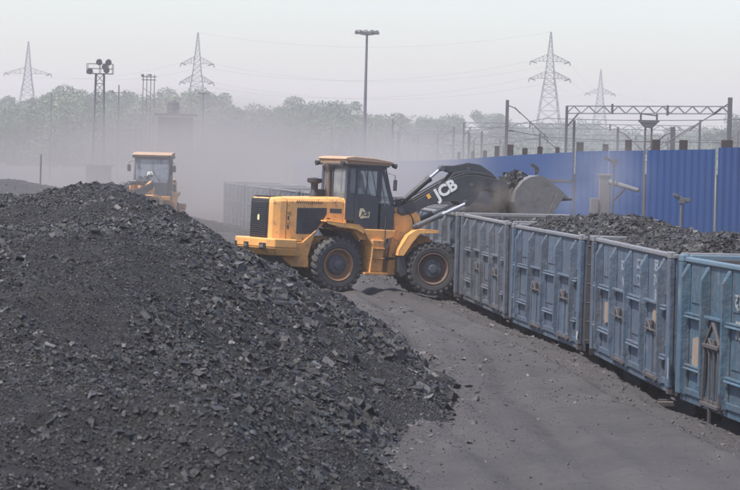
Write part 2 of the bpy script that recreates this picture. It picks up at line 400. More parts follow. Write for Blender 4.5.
def far_pile(cx, cy, rx, ry, top, seed):
    def hf(x, y):
        r = np.sqrt(((x - cx) / rx) ** 2 + ((y - cy) / ry) ** 2)
        return top * np.clip(1.12 - r, -.3, .9) / .9 + .25 * fbm(x, y, 2.5, 4, seed) * sst(1.1, .8, r)
    return hf
for args, lab, nl in (((-15.2, 97, 6.0, 7, 2.25, 71), 'greyer coal pile behind the main pile at the left edge', 26000),
                  ((-20, 140, 13, 9, 2.05, 72), 'low faint coal pile far back left in the dust', 9000),
                  ((-9.0, 112, 3.4, 7, 1.15, 73), 'low spoil heap just right of the far loader wheel', 7000)):
    hf = far_pile(*args); cx, cy, rx, ry = args[:4]
    m = pile_mesh('coal_pile', hf, np.arange(cx - rx * 1.3, cx + rx * 1.3, .2), np.arange(cy - ry * 1.3, cy + ry * 1.3, .3), COAL)
    tag(m, lab, 'coal pile', 'coal piles')
    P, Nn, s = surf_pts(hf, nl, cx - rx * 1.2, cx + rx * 1.2, cy - ry * 1.2, cy + ry * 1.2, lambda x, y, h: np.clip(.07 * (rng.random(len(x)) + .01) ** -.3, 0, .22), 1.01)
    tag(lumps('coal_lumps', P, Nn, s, COALL, m), kind='stuff')

# loose stones and coal crumbs trodden into the yard
n = 120000
y = (24. ** -1.2 + rng.random(n) * (100. ** -1.2 - 24. ** -1.2)) ** (1 / -1.2); x = rng.uniform(-3.5, 6.2, n)
dtoe = x - np.interp(y, toe_y, toe_x); dtr = train_x(y) - x
dens = .12 + 1.4 * np.exp(-np.maximum(dtoe, 0) / .5) + .9 * np.exp(-(np.maximum(dtr, 0) / .9) ** 2) + .9 * (fbm(x, y * .6, 1.6, 3, 81) > .22)
ok = (rng.random(n) < dens * .6) & (dtr > .05) & (dtoe > -.6)
x, y, dtoe = x[ok], y[ok], dtoe[ok]; n = len(x)
s = np.clip(.012 * np.maximum(y / 38, .8) * (rng.random(n) + .003) ** (-1 / (2.6 - .6 * np.exp(-np.maximum(dtoe, 0) / .5))), 0, .16)
P = np.stack([x, y, ground_h(x, y) + s * .1], 1)
STONE = coal_mat('yard_stones', (.045, .041, .041), (.10, .09, .087), gl=1.7)
tag(lumps('loose_stones', P, np.tile([0, 0, 1.], (n, 1)), s, STONE), 'loose stones and coal crumbs scattered over the yard ground', 'stones', kind='stuff')

# ------------------------------------------------------------------ wheel loader
WLAB = 'wheel'
def wheel_parts(root, cx, cy, cz, side, r, m0, rimmat, hubmat, rz=0):
    """side -1 = outer face towards -Y"""
    xf = m0 @ Matrix.Translation((cx, cy, cz))
    hw = .235
    t = MB(xf)
    prof = [(r * .60, -hw * .86), (r * .66, -hw * 1.0), (r * .80, -hw * 1.04), (r * .91, -hw * .96), (r * .955, -hw * .78), (r * .965, 0), (r * .955, hw * .78), (r * .91, hw * .96), (r * .80, hw * 1.04), (r * .66, hw), (r * .60, hw * .86)]
    t.lathe(prof, n=56)
    nl = 24
    for k in range(nl):
        for sd in (-1, 1):
            a = 2 * math.pi * (k + (.5 if sd > 0 else 0)) / nl
            ma = Matrix.Rotation(-a, 4, 'Y')
            # lug: slanted bar over the tread and down the shoulder
            p = [(r * .95, sd * .005), (r * .95, sd * hw * .80), (r * .86, sd * hw * 1.02)]
            for (r0, y0), (r1, y1) in zip(p[:-1], p[1:]):
                sk0, sk1 = (0.0, .07) if y0 == p[0][1] else (.07, .085)
                w2 = .036
                vs = []
                for rr, yy, sk in ((r0, y0, sk0), (r1, y1, sk1)):
                    for dx in (-w2, w2):
                        for dr in (-.02, .052):
                            vs.append(((rr + dr), yy + (sd * .012 if rr < r * .9 and dr > 0 else 0), dx + sk * 1.0))
                t.add(vs, [(0, 1, 3, 2), (4, 6, 7, 5), (0, 4, 5, 1), (2, 3, 7, 6), (1, 5, 7, 3), (0, 2, 6, 4)], ma)
    wo_ = t.build(WLAB, TYRE, root)
    rm = MB(xf); s = side
    rm.lathe([(r * .61, s * hw * .98), (r * .59, s * hw * 1.0), (r * .555, s * hw * .95), (r * .53, s * hw * .62), (r * .50, s * hw * .30), (r * .36, s * hw * .25)], n=40)
    rm.lathe([(r * .61, -s * hw * .98), (r * .56, -s * hw * .9), (r * .45, -s * hw * .2), (r * .05, -s * hw * .2)], n=24)
    rm.build('rim', rimmat, wo_, smooth=True)
    hb = MB(xf)
    hb.lathe([(r * .37, s * hw * .25), (r * .37, s * hw * .55), (r * .33, s * hw * .68), (r * .17, s * hw * .72), (r * .15, s * hw * .98), (.001, s * hw * 1.0)], n=28)
    for k in range(10):
        a = 2 * math.pi * k / 10
        hb.tube((r * .30 * math.cos(a), s * hw * .66, r * .30 * math.sin(a)), (r * .30 * math.cos(a), s * hw * .80, r * .30 * math.sin(a)), .018, n=6)
    hb.build('hub', hubmat, wo_, smooth=True)

def strip(mb, pts, y0, y1, th):
    """a bent plate: polyline in x-z with thickness, between y0 and y1"""
    for (a, b_) in zip(pts[:-1], pts[1:]):
        d = Vector((b_[0] - a[0], 0, b_[1] - a[1])); n_ = Vector((-d.z, 0, d.x)).normalized() * th
        mb.prism([a, b_, (b_[0] - n_.x, b_[1] - n_.z), (a[0] - n_.x, a[1] - n_.z)], y0, y1)

def make_loader(label, art, arm_rot, bucket_rot, far=False):
    root = empty('wheel_loader', label=label, cat='wheel loader', group='yellow wheel loaders')
    I = Matrix.Identity(4)
    AX = 1.53                                             # axle to articulation joint
    RF = Matrix.Translation((-AX, 0, 0))                  # rear frame coordinates: x=0 at the rear axle
    RC = Matrix.Translation((-AX - .17, 0, 0))
    FF = Matrix.Rotation(R(art), 4, 'Z') @ Matrix.Translation((AX, 0, 0))
    # ---- rear frame
    for sd in (-1, 1): wheel_parts(root, 0, sd * .80, .735, sd, .735, RF, RIMY if not far else RIMR, HUB)
    for sd in (-1, 1): wheel_parts(root, 0, sd * .80, .725, sd, .725, FF, RIMR, HUB)
    m = MB(RF)
    m.prism([(-1.85, .95), (-1.3, .62), (1.1, .60), (1.38, .75), (1.38, 1.25), (.6, 1.5), (-.9, 1.45), (-1.85, 1.3)], -.38, .38)
    m.build('rear_chassis', YELD, root, .02)
    m = MB(RF); m.tube((0, -.62, .735), (0, .62, .735), .16); m.box((0, 0, .74), (.42, .5, .42)); m.build('rear_axle', BLK, root, .02)
    m = MB(RF)                                            # side skirts between bonnet and wheel
    for sd in (-1, 1):
        m.prism([(-1.62, 1.28), (-1.02, 1.31), (-.62, 1.66), (-.75, 1.28), (-.83, .95), (-.80, .62), (-1.32, .64), (-1.62, .86)], sd * .38, sd * .82)
    m.build('side_frame', YELD, root, .015)
    # bonnet: rounded box with bevelled rear corners
    def ring(x, hw, z0, z1, rr):
        return [(x, -hw, z0), (x, -hw, z1 - rr), (x, -hw + rr * .35, z1 - rr * .3), (x, -hw + rr, z1), (x, hw - rr, z1), (x, hw - rr * .35, z1 - rr * .3), (x, hw, z1 - rr), (x, hw, z0)]
    def loft(mb, rings, cap=True):
        k = len(rings[0]); vs = [p for r_ in rings for p in r_]
        fs = [(i * k + j, i * k + (j + 1) % k, (i + 1) * k + (j + 1) % k, (i + 1) * k + j) for i in range(len(rings) - 1) for j in range(k)]
        if cap: fs += [tuple(range(k - 1, -1, -1)), tuple(range((len(rings) - 1) * k, len(rings) * k))]
        mb.add(vs, fs)
    bonnet = MB(RF)
    loft(bonnet, [ring(-1.96, .60, 1.36, 2.46, .12), ring(-1.90, .70, 1.34, 2.50, .13), ring(-1.70, .76, 1.32, 2.52, .13), ring(-1.52, .765, 1.32, 2.525, .12)])
    loft(bonnet, [ring(-1.50, .76, 1.32, 2.515, .12), ring(-.95, .76, 1.33, 2.53, .12), ring(-.30, .76, 1.90, 2.56, .12), ring(.10, .76, 1.84, 2.58, .12), ring(.20, .76, 1.80, 2.55, .12)])
    loft(bonnet, [ring(.21, .775, 1.78, 2.56, .13), ring(.29, .775, 1.78, 2.55, .13)])
    bn = bonnet.build('bonnet', YEL, root, .012)
    m = MB(RF); m.prism([(-1.985, 1.38), (-1.985, 2.43), (-1.90, 2.505), (-1.88, 1.38)], -.56, .56); g = m.build('rear_grille', BLKG, root, .015)
    m = MB(RF)
    for k in range(17): m.box((-2.0, 0, 1.44 + k * .056), (.02, 1.04, .018))
    m.build('grille_bar', BLK, g)
    m = MB(RF); m.box((-1.74, 0, 2.52), (.34, 1.16, .02)); m.build('top_panel', BLKG, bn, .006)
    m = MB(RF); m.prism([(-.06, -.07), (.06, -.07), (.06, .05), (0, .09), (-.06, .05)], 0, .012, Matrix.Translation((-2.012, -.02, 1.93)) @ Matrix.Rotation(R(-90), 4, 'Z')); m.build('rear_badge', STICK, root)
    for sd in (-1, 1):
        y0 = sd * .760; y1 = sd * .772
        m = MB(RF); m.prism([(-1.21, 2.24), (-.31, 2.27), (-.31, 2.09), (-.68, 1.54), (-1.21, 1.53)], y0, y1); sp = m.build('side_vent', BLK, bn, .006)
        m = MB(RF)
        for k in range(9): m.box((-.80 + 0, sd * .776, 1.62 + k * .07), (.78 if k > 4 else .42 + .04 * k, .008, .018))
        m.box((-.93, sd * .776, 1.88), (.02, .012, .7)); m.build('vent_slat', BLKG, sp)
        m = MB(RF)
        for k in range(14): m.box((-1.22 + k * .058, sd * .764, 2.40), (.018, .012, .085), (0, R(22), 0))
        m.build('louvre', BLKG, bn)
        m = MB(RF); m.box((-.035, sd * .768, 2.20), (.36, .012, .125)); m.build('name_plate', CABG, bn, .004)
        m = MB(RF)
        m.box((-1.0, sd * .75, 1.40), (.03, .04, .05)); m.box((-1.46, sd * .766, 1.95), (.04, .02, .10)); m.box((-1.46, sd * .766, 1.70), (.04, .02, .10)); m.box((-.25, sd * .766, 1.98), (.09, .02, .03)); m.build('latch', BLK, bn)
    # counterweight: deep curved bumper with lamp pockets
    cw = MB(RF)
    top = [(-1.36, -1.18), (-2.02, -1.18), (-2.20, -1.02), (-2.32, -.55), (-2.32, .55), (-2.20, 1.02), (-2.02, 1.18), (-1.36, 1.18)]
    for (z0, z1, sh) in ((1.14, 1.38, 0), (.92, 1.135, .16)):
        vs = [(x + sh * (1 if z0 < 1 else 0), y_ * (1 - .08 * (z0 < 1)), z0) for x, y_ in top] + [(x, y_, z1) for x, y_ in top]
        k = len(top); cw.add(vs, [tuple(range(k)), tuple(range(2 * k - 1, k - 1, -1))] + [(i, (i + 1) % k, (i + 1) % k + k, i + k) for i in range(k)])
    cwo = cw.build('counterweight', YELD if far else YEL, root, .03, seg=3)
    for y_ in (-.88, 0.0, .88):
        m = MB(RF); m.box((-2.325 if abs(y_) < .5 else -2.245, y_, 1.17), (.05, .26, .17), (0, 0, R(0 if abs(y_) < .5 else (-16 if y_ > 0 else 16)))); pk = m.build('lamp_pocket', BLKG, cwo, .01)
        m = MB(RF); m.box((-2.36 if abs(y_) < .5 else -2.28, y_, 1.17), (.02, .16, .09), (0, 0, R(0 if abs(y_) < .5 else (-16 if y_ > 0 else 16)))); m.build('tail_lamp', RUSTP, pk)
    m = MB(RF); m.box((-1.7, 0, .83), (.5, 1.2, .22)); m.box((-2.0, 0, .8), (.12, .16, .2)); m.build('tow_block', BLK, root, .02)
    # rear fenders, tank step
    for sd in (-1, 1):
        m = MB(RF); strip(m, [(-.48, 1.94), (.05, 1.89), (.55, 1.85), (.72, 1.74), (1.02, 1.30), (1.0, .98), (.96, .52)], sd * .62, sd * 1.10, .045)
        m.prism([(-.48, 1.94), (.05, 1.89), (.55, 1.85), (.72, 1.74), (.70, 1.60), (.45, 1.72), (-.1, 1.78), (-.42, 1.84)], sd * 1.07, sd * 1.10)
        m.build('rear_fender', YEL, root, .01)
        m = MB(RF); m.prism([(.1, 1.7), (.62, 1.62), (.90, 1.25), (.88, .56), (.62, .56), (.6, 1.1), (.35, 1.4)], sd * .40, sd * .60); m.build('mudguard_liner', BLK, root)
        m = MB(RF); m.prism([(1.02, 1.46), (1.38, 1.46), (1.36, .54), (1.0, .54)], sd * .62, sd * 1.02); tk = m.build('fuel_tank', YELD, root, .03)
        m = MB(RF); m.box((1.10, sd * 1.00, .53), (.72, .34, .06)); m.box((1.22, sd * 1.04, .95), (.32, .06, .03)); m.box((1.22, sd * 1.04, 1.22), (.32, .06, .03))
        m.build('step', YELD, root, .008)
        m = MB(RF); m.path([(1.42, sd * 1.0, .6), (1.44, sd * 1.0, 1.35), (1.44, sd * .92, 1.5), (1.44, sd * .9, 2.1)], .016); m.build('handrail', BLK, root)
        m = MB(RF); m.prism([(.45, 1.74), (1.78, 1.74), (1.74, 1.56), (1.35, 1.44), (.7, 1.44)], sd * .40, sd * .88); m.build('cab_floor', YEL, root, .02)
    # ---- cab
    cab = MB(RC); W = .80
    def both(mb, poly, t=.07, ins=0.0):
        for sd in (-1, 1): mb.prism(poly, sd * (W - ins), sd * (W - ins - t))
    both(cab, [(.41, 1.97), (.42, 3.50), (.62, 3.50), (.70, 3.43), (.69, 1.97)])            # rear post with quarter panel
    both(cab, [(1.43, 3.44), (1.56, 3.44), (1.93, 2.42), (1.90, 1.76), (1.43, 1.76)][0:2] + [(1.93, 2.45), (1.80, 2.45), (1.50, 3.35), (1.43, 3.35)])
    both(cab, [(.42, 3.40), (1.62, 3.40), (1.60, 3.50), (.42, 3.50)])
    both(cab, [(1.42, 2.5), (1.50, 2.5), (1.50, 3.42), (1.42, 3.42)])
    both(cab, [(1.50, 2.40), (1.93, 2.40), (1.90, 1.76), (1.50, 1.76)])
    cab.box((.455, 0, 1.95), (.09, 1.5, .36)); cab.box((.46, 0, 3.44), (.08, 1.5, .12))
    for y_ in (-.72, .72): cab.box((.46, y_, 2.7), (.09, .10, 1.5))
    cab.box((1.90, 0, 2.05), (.07, 1.5, .6)); cab.box((1.58, 0, 3.45), (.07, 1.5, .10))
    cb = cab.build('cab', CABG, root, .012)
    for sd in (-1, 1):
        m = MB(RC); t = .05
        m.prism([(.705, 1.76), (1.415, 1.76), (1.415, 2.62), (1.1, 2.70), (.705, 2.70)], sd * (W + .012), sd * (W - .045))
        m.prism([(.705, 2.70), (.765, 2.70), (.765, 3.40), (.705, 3.40)], sd * (W + .012), sd * (W - .045))
        m.prism([(1.355, 2.66), (1.415, 2.66), (1.415, 3.40), (1.355, 3.40)], sd * (W + .012), sd * (W - .045))
        m.prism([(.765, 3.34), (1.355, 3.34), (1.355, 3.40), (.765, 3.40)], sd * (W + .012), sd * (W - .045))
        m.prism([(1.03, 2.70), (1.055, 2.70), (1.055, 3.34), (1.03, 3.34)], sd * (W + .012), sd * (W - .03))
        d = m.build('door', CABG, root, .008)
        m = MB(RC); m.prism([(.765, 2.70), (1.355, 2.68), (1.355, 3.34), (.765, 3.34)], sd * (W - .02), sd * (W - .027)); m.build('window', GLASS if not far else GLASS2, d)
        m = MB(RC); m.box((.80, sd * (W + .03), 2.45), (.12, .03, .035)); m.build('handle', BLK, d)
        if sd < 0:
            sx = Matrix.Translation((1.0, -(W + .012), 2.17)) @ Matrix.Rotation(R(5), 4, 'Y')
            m = MB(RC); m.prism([(-.16, .12), (-.16, -.10), (-.10, -.16), (.0, -.13), (.15, -.10), (.15, .06), (.03, .04), (-.06, .13)], -.008, 0, sx); st_ = m.build('sticker', STICK, d)
            text_mesh('lettering', 'JCB', .15, CABG, st_, RC @ sx @ Matrix.Translation((0, -.014, -.02)) @ Matrix.Rotation(R(90), 4, 'X'), .006, .003, .2)
        m = MB(RC); m.prism([(1.50, 2.45), (1.88, 2.45), (1.55, 3.38), (1.50, 3.38)], sd * (W - .02), sd * (W - .027)); m.build('quarter_glass', GLASS, cb)
        m = MB(RC); m.prism([(.52, 2.72), (.68, 2.72), (.68, 3.38), (.52, 3.38)], sd * (W + .004), sd * (W + .001)); m.build('rear_quarter_glass', GLASS, cb)
    m = MB(RC); m.box((.44, 0, 2.76), (.012, 1.36, 1.27)); m.build('rear_window', GLASS, cb)
    m = MB(RC); m.box((.435, .1, 2.78), (.035, .05, 1.24)); m.build('window_bar', CABG, cb)
    m = MB(RC); m.add([(1.905, -.74, 2.36), (1.905, .74, 2.36), (1.585, .74, 3.40), (1.585, -.74, 3.40)], [(0, 1, 2, 3)]); m.add([(1.895, -.74, 2.36), (1.895, .74, 2.36), (1.575, .74, 3.40), (1.575, -.74, 3.40)], [(0, 1, 2, 3)]); ws = m.build('windscreen', GLASS2 if far else GLASS, cb)
    m = MB(RC)
    for k in range(4 if not far else 0):
        y_ = -.66 + k * .44; m.bar((2.0, y_, 2.2), (1.66, y_, 3.46), .028)
    if not far: m.bar((2.0, -.7, 2.25), (2.0, .7, 2.25), .03); m.bar((1.67, -.7, 3.44), (1.67, .7, 3.44), .03)
    else:
        m.bar((1.93, -.3, 2.4), (1.80, .1, 2.85), .02); m.bar((1.93, .4, 2.4), (1.79, .05, 2.9), .02)
    m.build('guard_bar' if not far else 'wiper', BLK, cb)
    if far:
        text_mesh('lettering', 'JCB', .17, WHITE, ws, RC @ Matrix.Translation((1.815, -.05, 2.76)) @ Matrix.Rotation(R(90), 4, 'Z') @ Matrix.Rotation(R(73), 4, 'X'), .008, .003)
    rf = MB(RC)
    rf.prism([(.31, 3.63), (.33, 3.68), (.55, 3.715), (1.2, 3.695), (1.72, 3.63), (1.80, 3.59), (1.78, 3.56), (.40, 3.60)], -.89, .89)
    ro = rf.build('roof', ROOFM, cb, .03, seg=3)
    m = MB(RC); m.box((1.0, 0, 3.485), (1.36, 1.70, .05)); m.build('roof_lining', BLK, ro)
    m = MB(RC); m.prism([(.36, 3.50), (.35, 3.625), (1.76, 3.585), (1.74, 3.50)], -.86, .86); m.build('roof_fascia', ROOFD, ro, .01)
    for (x_, y_) in ((.33, -.80), (.33, .80), (1.80, -.80), (1.80, .80)):
        m = MB(RC); sx = -1 if x_ < 1 else 1
        m.tube((x_, y_, 3.52), (x_ + sx * .11, y_, 3.50), .055, .075, 12); m.build('work_lamp', BLK, ro)
    # interior and operator seat
    m = MB(RC); m.box((1.17, 0, 2.12), (.5, .5, .12)); m.box((.94, 0, 2.44), (.12, .46, .62), (0, R(-8), 0)); m.box((1.17, 0, 1.92), (.4, .4, .34)); m.build('seat', BLK, root, .04)
    m = MB(RC); m.tube((1.80, 0, 1.9), (1.70, 0, 2.5), .04); m.box((1.74, 0, 2.2), (.18, .7, .5)); cl = m.build('steering_column', BLK, root, .02)
    m = MB(RC @ Matrix.Translation((1.685, 0, 2.54)) @ Matrix.Rotation(R(-28), 4, 'Y')); pts = [(.16 * math.cos(a * math.pi / 8), .16 * math.sin(a * math.pi / 8), 0) for a in range(17)]; m.path(pts, .016); m.tube((-.155, 0, 0), (.155, 0, 0), .012); m.build('steering_wheel', BLKG, cl)
    # exhaust and air pre-cleaner
    m = MB(RF); m.path([(.20, .25, 2.5), (.20, .25, 3.24), (.15, .25, 3.38), (.03, .28, 3.47)], .068, 12); m.tube((.20, .25, 2.5), (.20, .25, 3.05), .085, .085, 12); m.build('exhaust_pipe', RUSTP, root, smooth=True)
    m = MB(RF); m.lathe([(.001, 2.52), (.15, 2.52), (.13, 2.66), (.10, 2.70), (.10, 2.92), (.21, 2.96), (.21, 3.06), (.001, 3.09)], (-.18, .35, 0), 'Z', 20)
    m.box((-.02, .35, 2.66), (.3, .16, .22)); m.build('air_precleaner', BLKG, root, smooth=True)
    m = MB(RC)
    for sd in (-1, 1): m.path([(1.66, sd * .84, 3.3), (1.78, sd * 1.02, 3.25), (1.78, sd * 1.02, 3.1)], .012)
    mo = m.build('mirror_arm', BLK, cb)
    for sd in (-1, 1):
        m = MB(RC); m.box((1.79, sd * 1.02, 2.98), (.05, .16, .30)); m.build('mirror', BLK, mo, .015)
    # articulation
    m = MB(RF); m.tube((AX, 0, .55), (AX, 0, 1.55), .11, n=14); m.box((AX - .12, 0, .7), (.3, .5, .14)); m.box((AX - .12, 0, 1.4), (.3, .5, .14)); m.build('centre_joint', BLK, root, .01)
    m = MB(RF)
    for sd in (-1, 1): m.tube((1.1, sd * .45, .95), (AX + .45, sd * .55, .95), .045, n=10); m.path([(1.2, sd * .3, 1.2), (1.5, sd * .36, 1.08), (1.9, sd * .3, 1.2)], .022)
    m.build('steering_cylinder', BLK, root)
    # ---- front frame
    m = MB(FF)
    m.prism([(-1.36, .55), (-1.36, 1.1), (-.9, 1.45), (.1, 1.35), (.55, .95), (.45, .52), (-.9, .48)], -.33, .33)
    m.build('front_chassis', YELD, root, .02)
    m = MB(FF); m.tube((0, -.62, .725), (0, .62, .725), .16); m.box((0, 0, .73), (.4, .5, .42)); m.build('front_axle', BLK, root, .02)
    tw = MB(FF)
    for sd in (-1, 1):
        tw.prism([(-1.10, 2.35), (-.78, 2.42), (-.34, 2.22), (-.27, 1.99), (-.33, 1.77), (-.50, 1.30), (-.70, 1.2), (-.92, 1.16), (-.96, .49), (-1.20, .48), (-1.14, 1.20), (-1.04, 1.78)], sd * .36, sd * .46)
        tw.prism([(-.9, 1.1), (-.75, 1.45), (-.3, 1.66), (-.04, 1.60), (.2, 1.2), (0, 1.0)], sd * .34, sd * .52)
    tw.prism([(-1.05, 1.2), (-.98, 2.2), (-.86, 2.2), (-.9, 1.2)], -.35, .35)
    tw.build('loader_tower', YEL, root, .02)
    for sd in (-1, 1):
        m = MB(FF); strip(m, [(-1.03, 1.05), (-1.0, 1.22), (-.76, 1.62), (-.55, 1.78), (-.3, 1.81), (.10, 1.80)], sd * .54, sd * 1.08, .04)
        m.prism([(-1.03, 1.05), (-1.0, 1.22), (-.76, 1.62), (-.55, 1.78), (-.3, 1.81), (.10, 1.80), (.1, 1.72), (-.42, 1.68), (-.62, 1.44), (-.86, 1.05)], sd * 1.05, sd * 1.08)
        m.build('front_fender', YEL, root, .01)
        m = MB(FF); m.prism([(-.98, 1.1), (-.80, 1.1), (-.72, .55), (-.9, .45), (-.98, .6)], sd * .56, sd * 1.0); m.build('mud_flap', BLK, root, .02)
    # ---- lift arms (drawn in the raised pose, turned about their foot pin)
    PIV = (-.88, 2.30)
    AR = FF @ Matrix.Translation((PIV[0], 0, PIV[1])) @ Matrix.Rotation(R(-arm_rot), 4, 'Y') @ Matrix.Translation((-PIV[0], 0, -PIV[1]))
    arm = [(-.97, 2.40), (-.54, 2.54), (-.03, 2.86), (.56, 3.23), (.89, 3.36), (1.25, 3.38), (1.8, 3.30), (2.04, 3.26), (2.25, 3.17), (2.30, 3.03), (2.24, 2.90), (2.12, 2.86), (1.86, 2.93), (1.63, 2.97), (1.45, 2.98), (1.34, 2.90), (1.24, 2.69), (1.12, 2.56), (.98, 2.50), (.86, 2.53), (.70, 2.62), (.3, 2.58), (-.08, 2.47), (-.58, 2.22), (-.83, 2.15), (-.98, 2.22)]
    for sd in (-1, 1):
        m = MB(AR); m.prism(arm, sd * .50, sd * .415); ao = m.build('lift_arm', BLK, root, .012)
        for (x_, z_, r_) in ((-.88, 2.30, .09), (.96, 2.60, .08), (2.17, 3.0, .10), (1.1, 3.1, .05)): MB(AR).tube((x_, sd * .39, z_), (x_, sd * .525, z_), r_, n=14).build('pin', HUB, ao, .006)
        MB(AR).path([(-.6, sd * .46, 2.56), (0, sd * .46, 2.92), (.56, sd * .46, 3.27), (.9, sd * .46, 3.41), (1.3, sd * .46, 3.43), (1.8, sd * .45, 3.34)], .022).build('hose', BLKG, ao)
        if sd < 0 and not far:
            tm = AR @ Matrix.Translation((.37, -.507, 2.93)) @ Matrix.Rotation(R(-33.5), 4, 'Y') @ Matrix.Rotation(R(90), 4, 'X')
            text_mesh('lettering', 'JCB', .43, WHITE, ao, tm, .018, .004)
            m = MB(AR @ Matrix.Translation((-.06, -.507, 2.655)) @ Matrix.Rotation(R(-33.5), 4, 'Y'))
            m.box((0, 0, .085), (.10, .008, .13)); m.build('logo', ORNG, ao)
    m = MB(AR)
    m.tube((1.12, -.42, 3.0), (1.12, .42, 3.0), .13, n=16); m.box((.93, 0, 3.02), (.22, .83, .34)); 
    for sd in (-1, 1): m.prism([(.35, 3.08), (.62, 3.42), (1.0, 3.50), (1.45, 3.46), (1.85, 3.28), (1.5, 3.0), (1.1, 2.7), (.8, 2.8)], sd * .28, sd * .34)
    m.build('cross_tube', BLK, root, .015)
    m = MB(AR)
    m.prism([(.24, 3.50), (.30, 3.60), (.67, 3.62), (1.08, 3.72), (1.42, 3.68), (1.77, 3.47), (2.02, 3.22), (2.0, 3.08), (1.82, 3.10), (1.55, 3.28), (1.3, 3.10), (1.08, 2.95), (.95, 3.1), (.95, 3.38), (.67, 3.38), (.36, 3.46), (.26, 3.43)], -.13, .13)
    bc = m.build('bell_crank', BLK, root, .02)
    
    for x_, z_, r_, w2 in ((.33, 3.52, .07, .18), (1.12, 3.02, .1, .2), (1.08, 3.55, .05, .17)): MB(AR).tube((x_, -w2, z_), (x_, w2, z_), r_).build('pin', HUB, bc)
    p0 = FF @ Vector((-.93, 0, 2.36)); p1 = AR @ Vector((.32, 0, 3.52)); dv = p1 - p0
    m = MB(); m.tube(p0, p0 + dv * .74, .085, n=16); m.tube(p0 + dv * .70, p0 + dv * .76, .10, n=16); tc_ = m.build('tilt_cylinder', BLK, root)
    m = MB(); m.tube(p0 + dv * .74, p1, .042, n=12); m.build('rod', CHROME, tc_)
    for sd in (-1, 1):
        p0 = FF @ Vector((-.52, sd * .585, 1.84)); p1 = AR @ Vector((.98, sd * .585, 2.585)); dv = p1 - p0
        m = MB(); m.tube(p0, p0 + dv * .50, .075, n=16); m.tube(p0 + dv * .47, p0 + dv * .53, .088, n=16); lc = m.build('lift_cylinder', HUB if sd < 0 else BLK, root)
        m = MB(); m.tube(p0 + dv * .50, p1, .048, n=12); m.build('rod', CHROME, lc)
        m = MB(AR); m.tube((.98, sd * .40, 2.585), (.98, sd * .67, 2.585), .075, n=14); m.build('pin', BLK, lc)
    m = MB(FF)
    for y_ in (-.2, -.12, .1, .2): m.path([(-1.0, y_, 1.9), (-.95, y_ * 1.2, 2.55), (-.75, y_, 2.62), (-.5, y_, 2.35), (-.45, y_, 1.9)], .022)
    m.path([(-.70, -.52, 2.30), (-.55, -.56, 2.1), (-.5, -.54, 1.86)], .02); m.build('hose', BLKG, root)
    # ---- bucket
    BP = (2.2, 2.98)
    BR = AR @ Matrix.Translation((BP[0] - .12, 0, BP[1] - .07)) @ Matrix.Rotation(R(-bucket_rot), 4, 'Y') @ Matrix.Diagonal((1.05, 1, 1.27, 1)) @ Matrix.Translation((-BP[0], 0, -BP[1]))
    side = [(2.48, 3.27), (2.66, 3.36), (2.90, 3.41), (3.05, 3.385), (3.49, 3.14), (3.80, 2.92), (3.55, 2.93), (3.21, 2.42), (3.10, 2.28), (2.95, 2.20), (2.64, 2.19), (2.52, 2.26), (2.34, 2.55), (2.25, 2.80), (2.29, 3.06)]
    HWB = 1.25
    bk = MB(BR)
    back = [(2.90, 3.41), (2.66, 3.36), (2.48, 3.27), (2.29, 3.06), (2.25, 2.80), (2.34, 2.55), (2.52, 2.26), (2.64, 2.19), (2.95, 2.20), (3.10, 2.28), (3.21, 2.42), (3.55, 2.92)]
    strip(bk, back, -HWB, HWB, -.035)
    for sd in (-1, 1): bk.prism(side, sd * HWB, sd * (HWB + .03))
    bo = bk.build('bucket', STEEL, root, .006)
    for sd in (-1, 1):
        m = MB(BR); m.prism([(3.22, 2.36), (3.50, 2.82), (3.62, 2.98), (3.42, 3.06), (3.34, 2.86), (3.06, 2.40)], sd * (HWB + .03), sd * (HWB + .05))
        m.build('side_cutter', STEEL, bo, .006)
    m = MB(BR); m.prism([(3.45, 2.86), (3.86, 2.90), (3.86, 2.94), (3.50, 2.99)], -HWB, HWB); m.build('cutting_edge', RUSTP, bo, .008)
    m = MB(BR)
    for y_ in (-.46, .46):
        for d_ in (-.075, .075): m.prism([(2.06, 2.88), (2.10, 3.10), (2.34, 3.18), (2.46, 3.24), (2.27, 3.0), (2.24, 2.8), (2.40, 2.42), (2.22, 2.7)], y_ + d_ - .02, y_ + d_ + .02)
    for d_ in (-.10, .10): m.prism([(2.08, 3.22), (2.14, 3.36), (2.40, 3.30), (2.55, 3.32), (2.30, 3.05), (2.2, 3.1)], d_ - .02, d_ + .02)
    m.build('bucket_bracket', BLK, bo, .006)
    p0 = AR @ Vector((1.93, 0, 3.17)); p1 = BR @ Vector((2.14, 0, 3.29))
    m = MB(); m.tube(p0, p1, .06, n=12); m.build('tilt_link', BLK, root)
    return root, BR, RC

lo, BR, RFm = make_loader('nearer yellow wheel loader broadside, tipping its raised bucket over a blue wagon', -15, 0, 0)
lo.location = (.036, 79.88, -.04); lo.rotation_euler = (0, R(1.5), R(27))
bpy.context.view_layer.update()
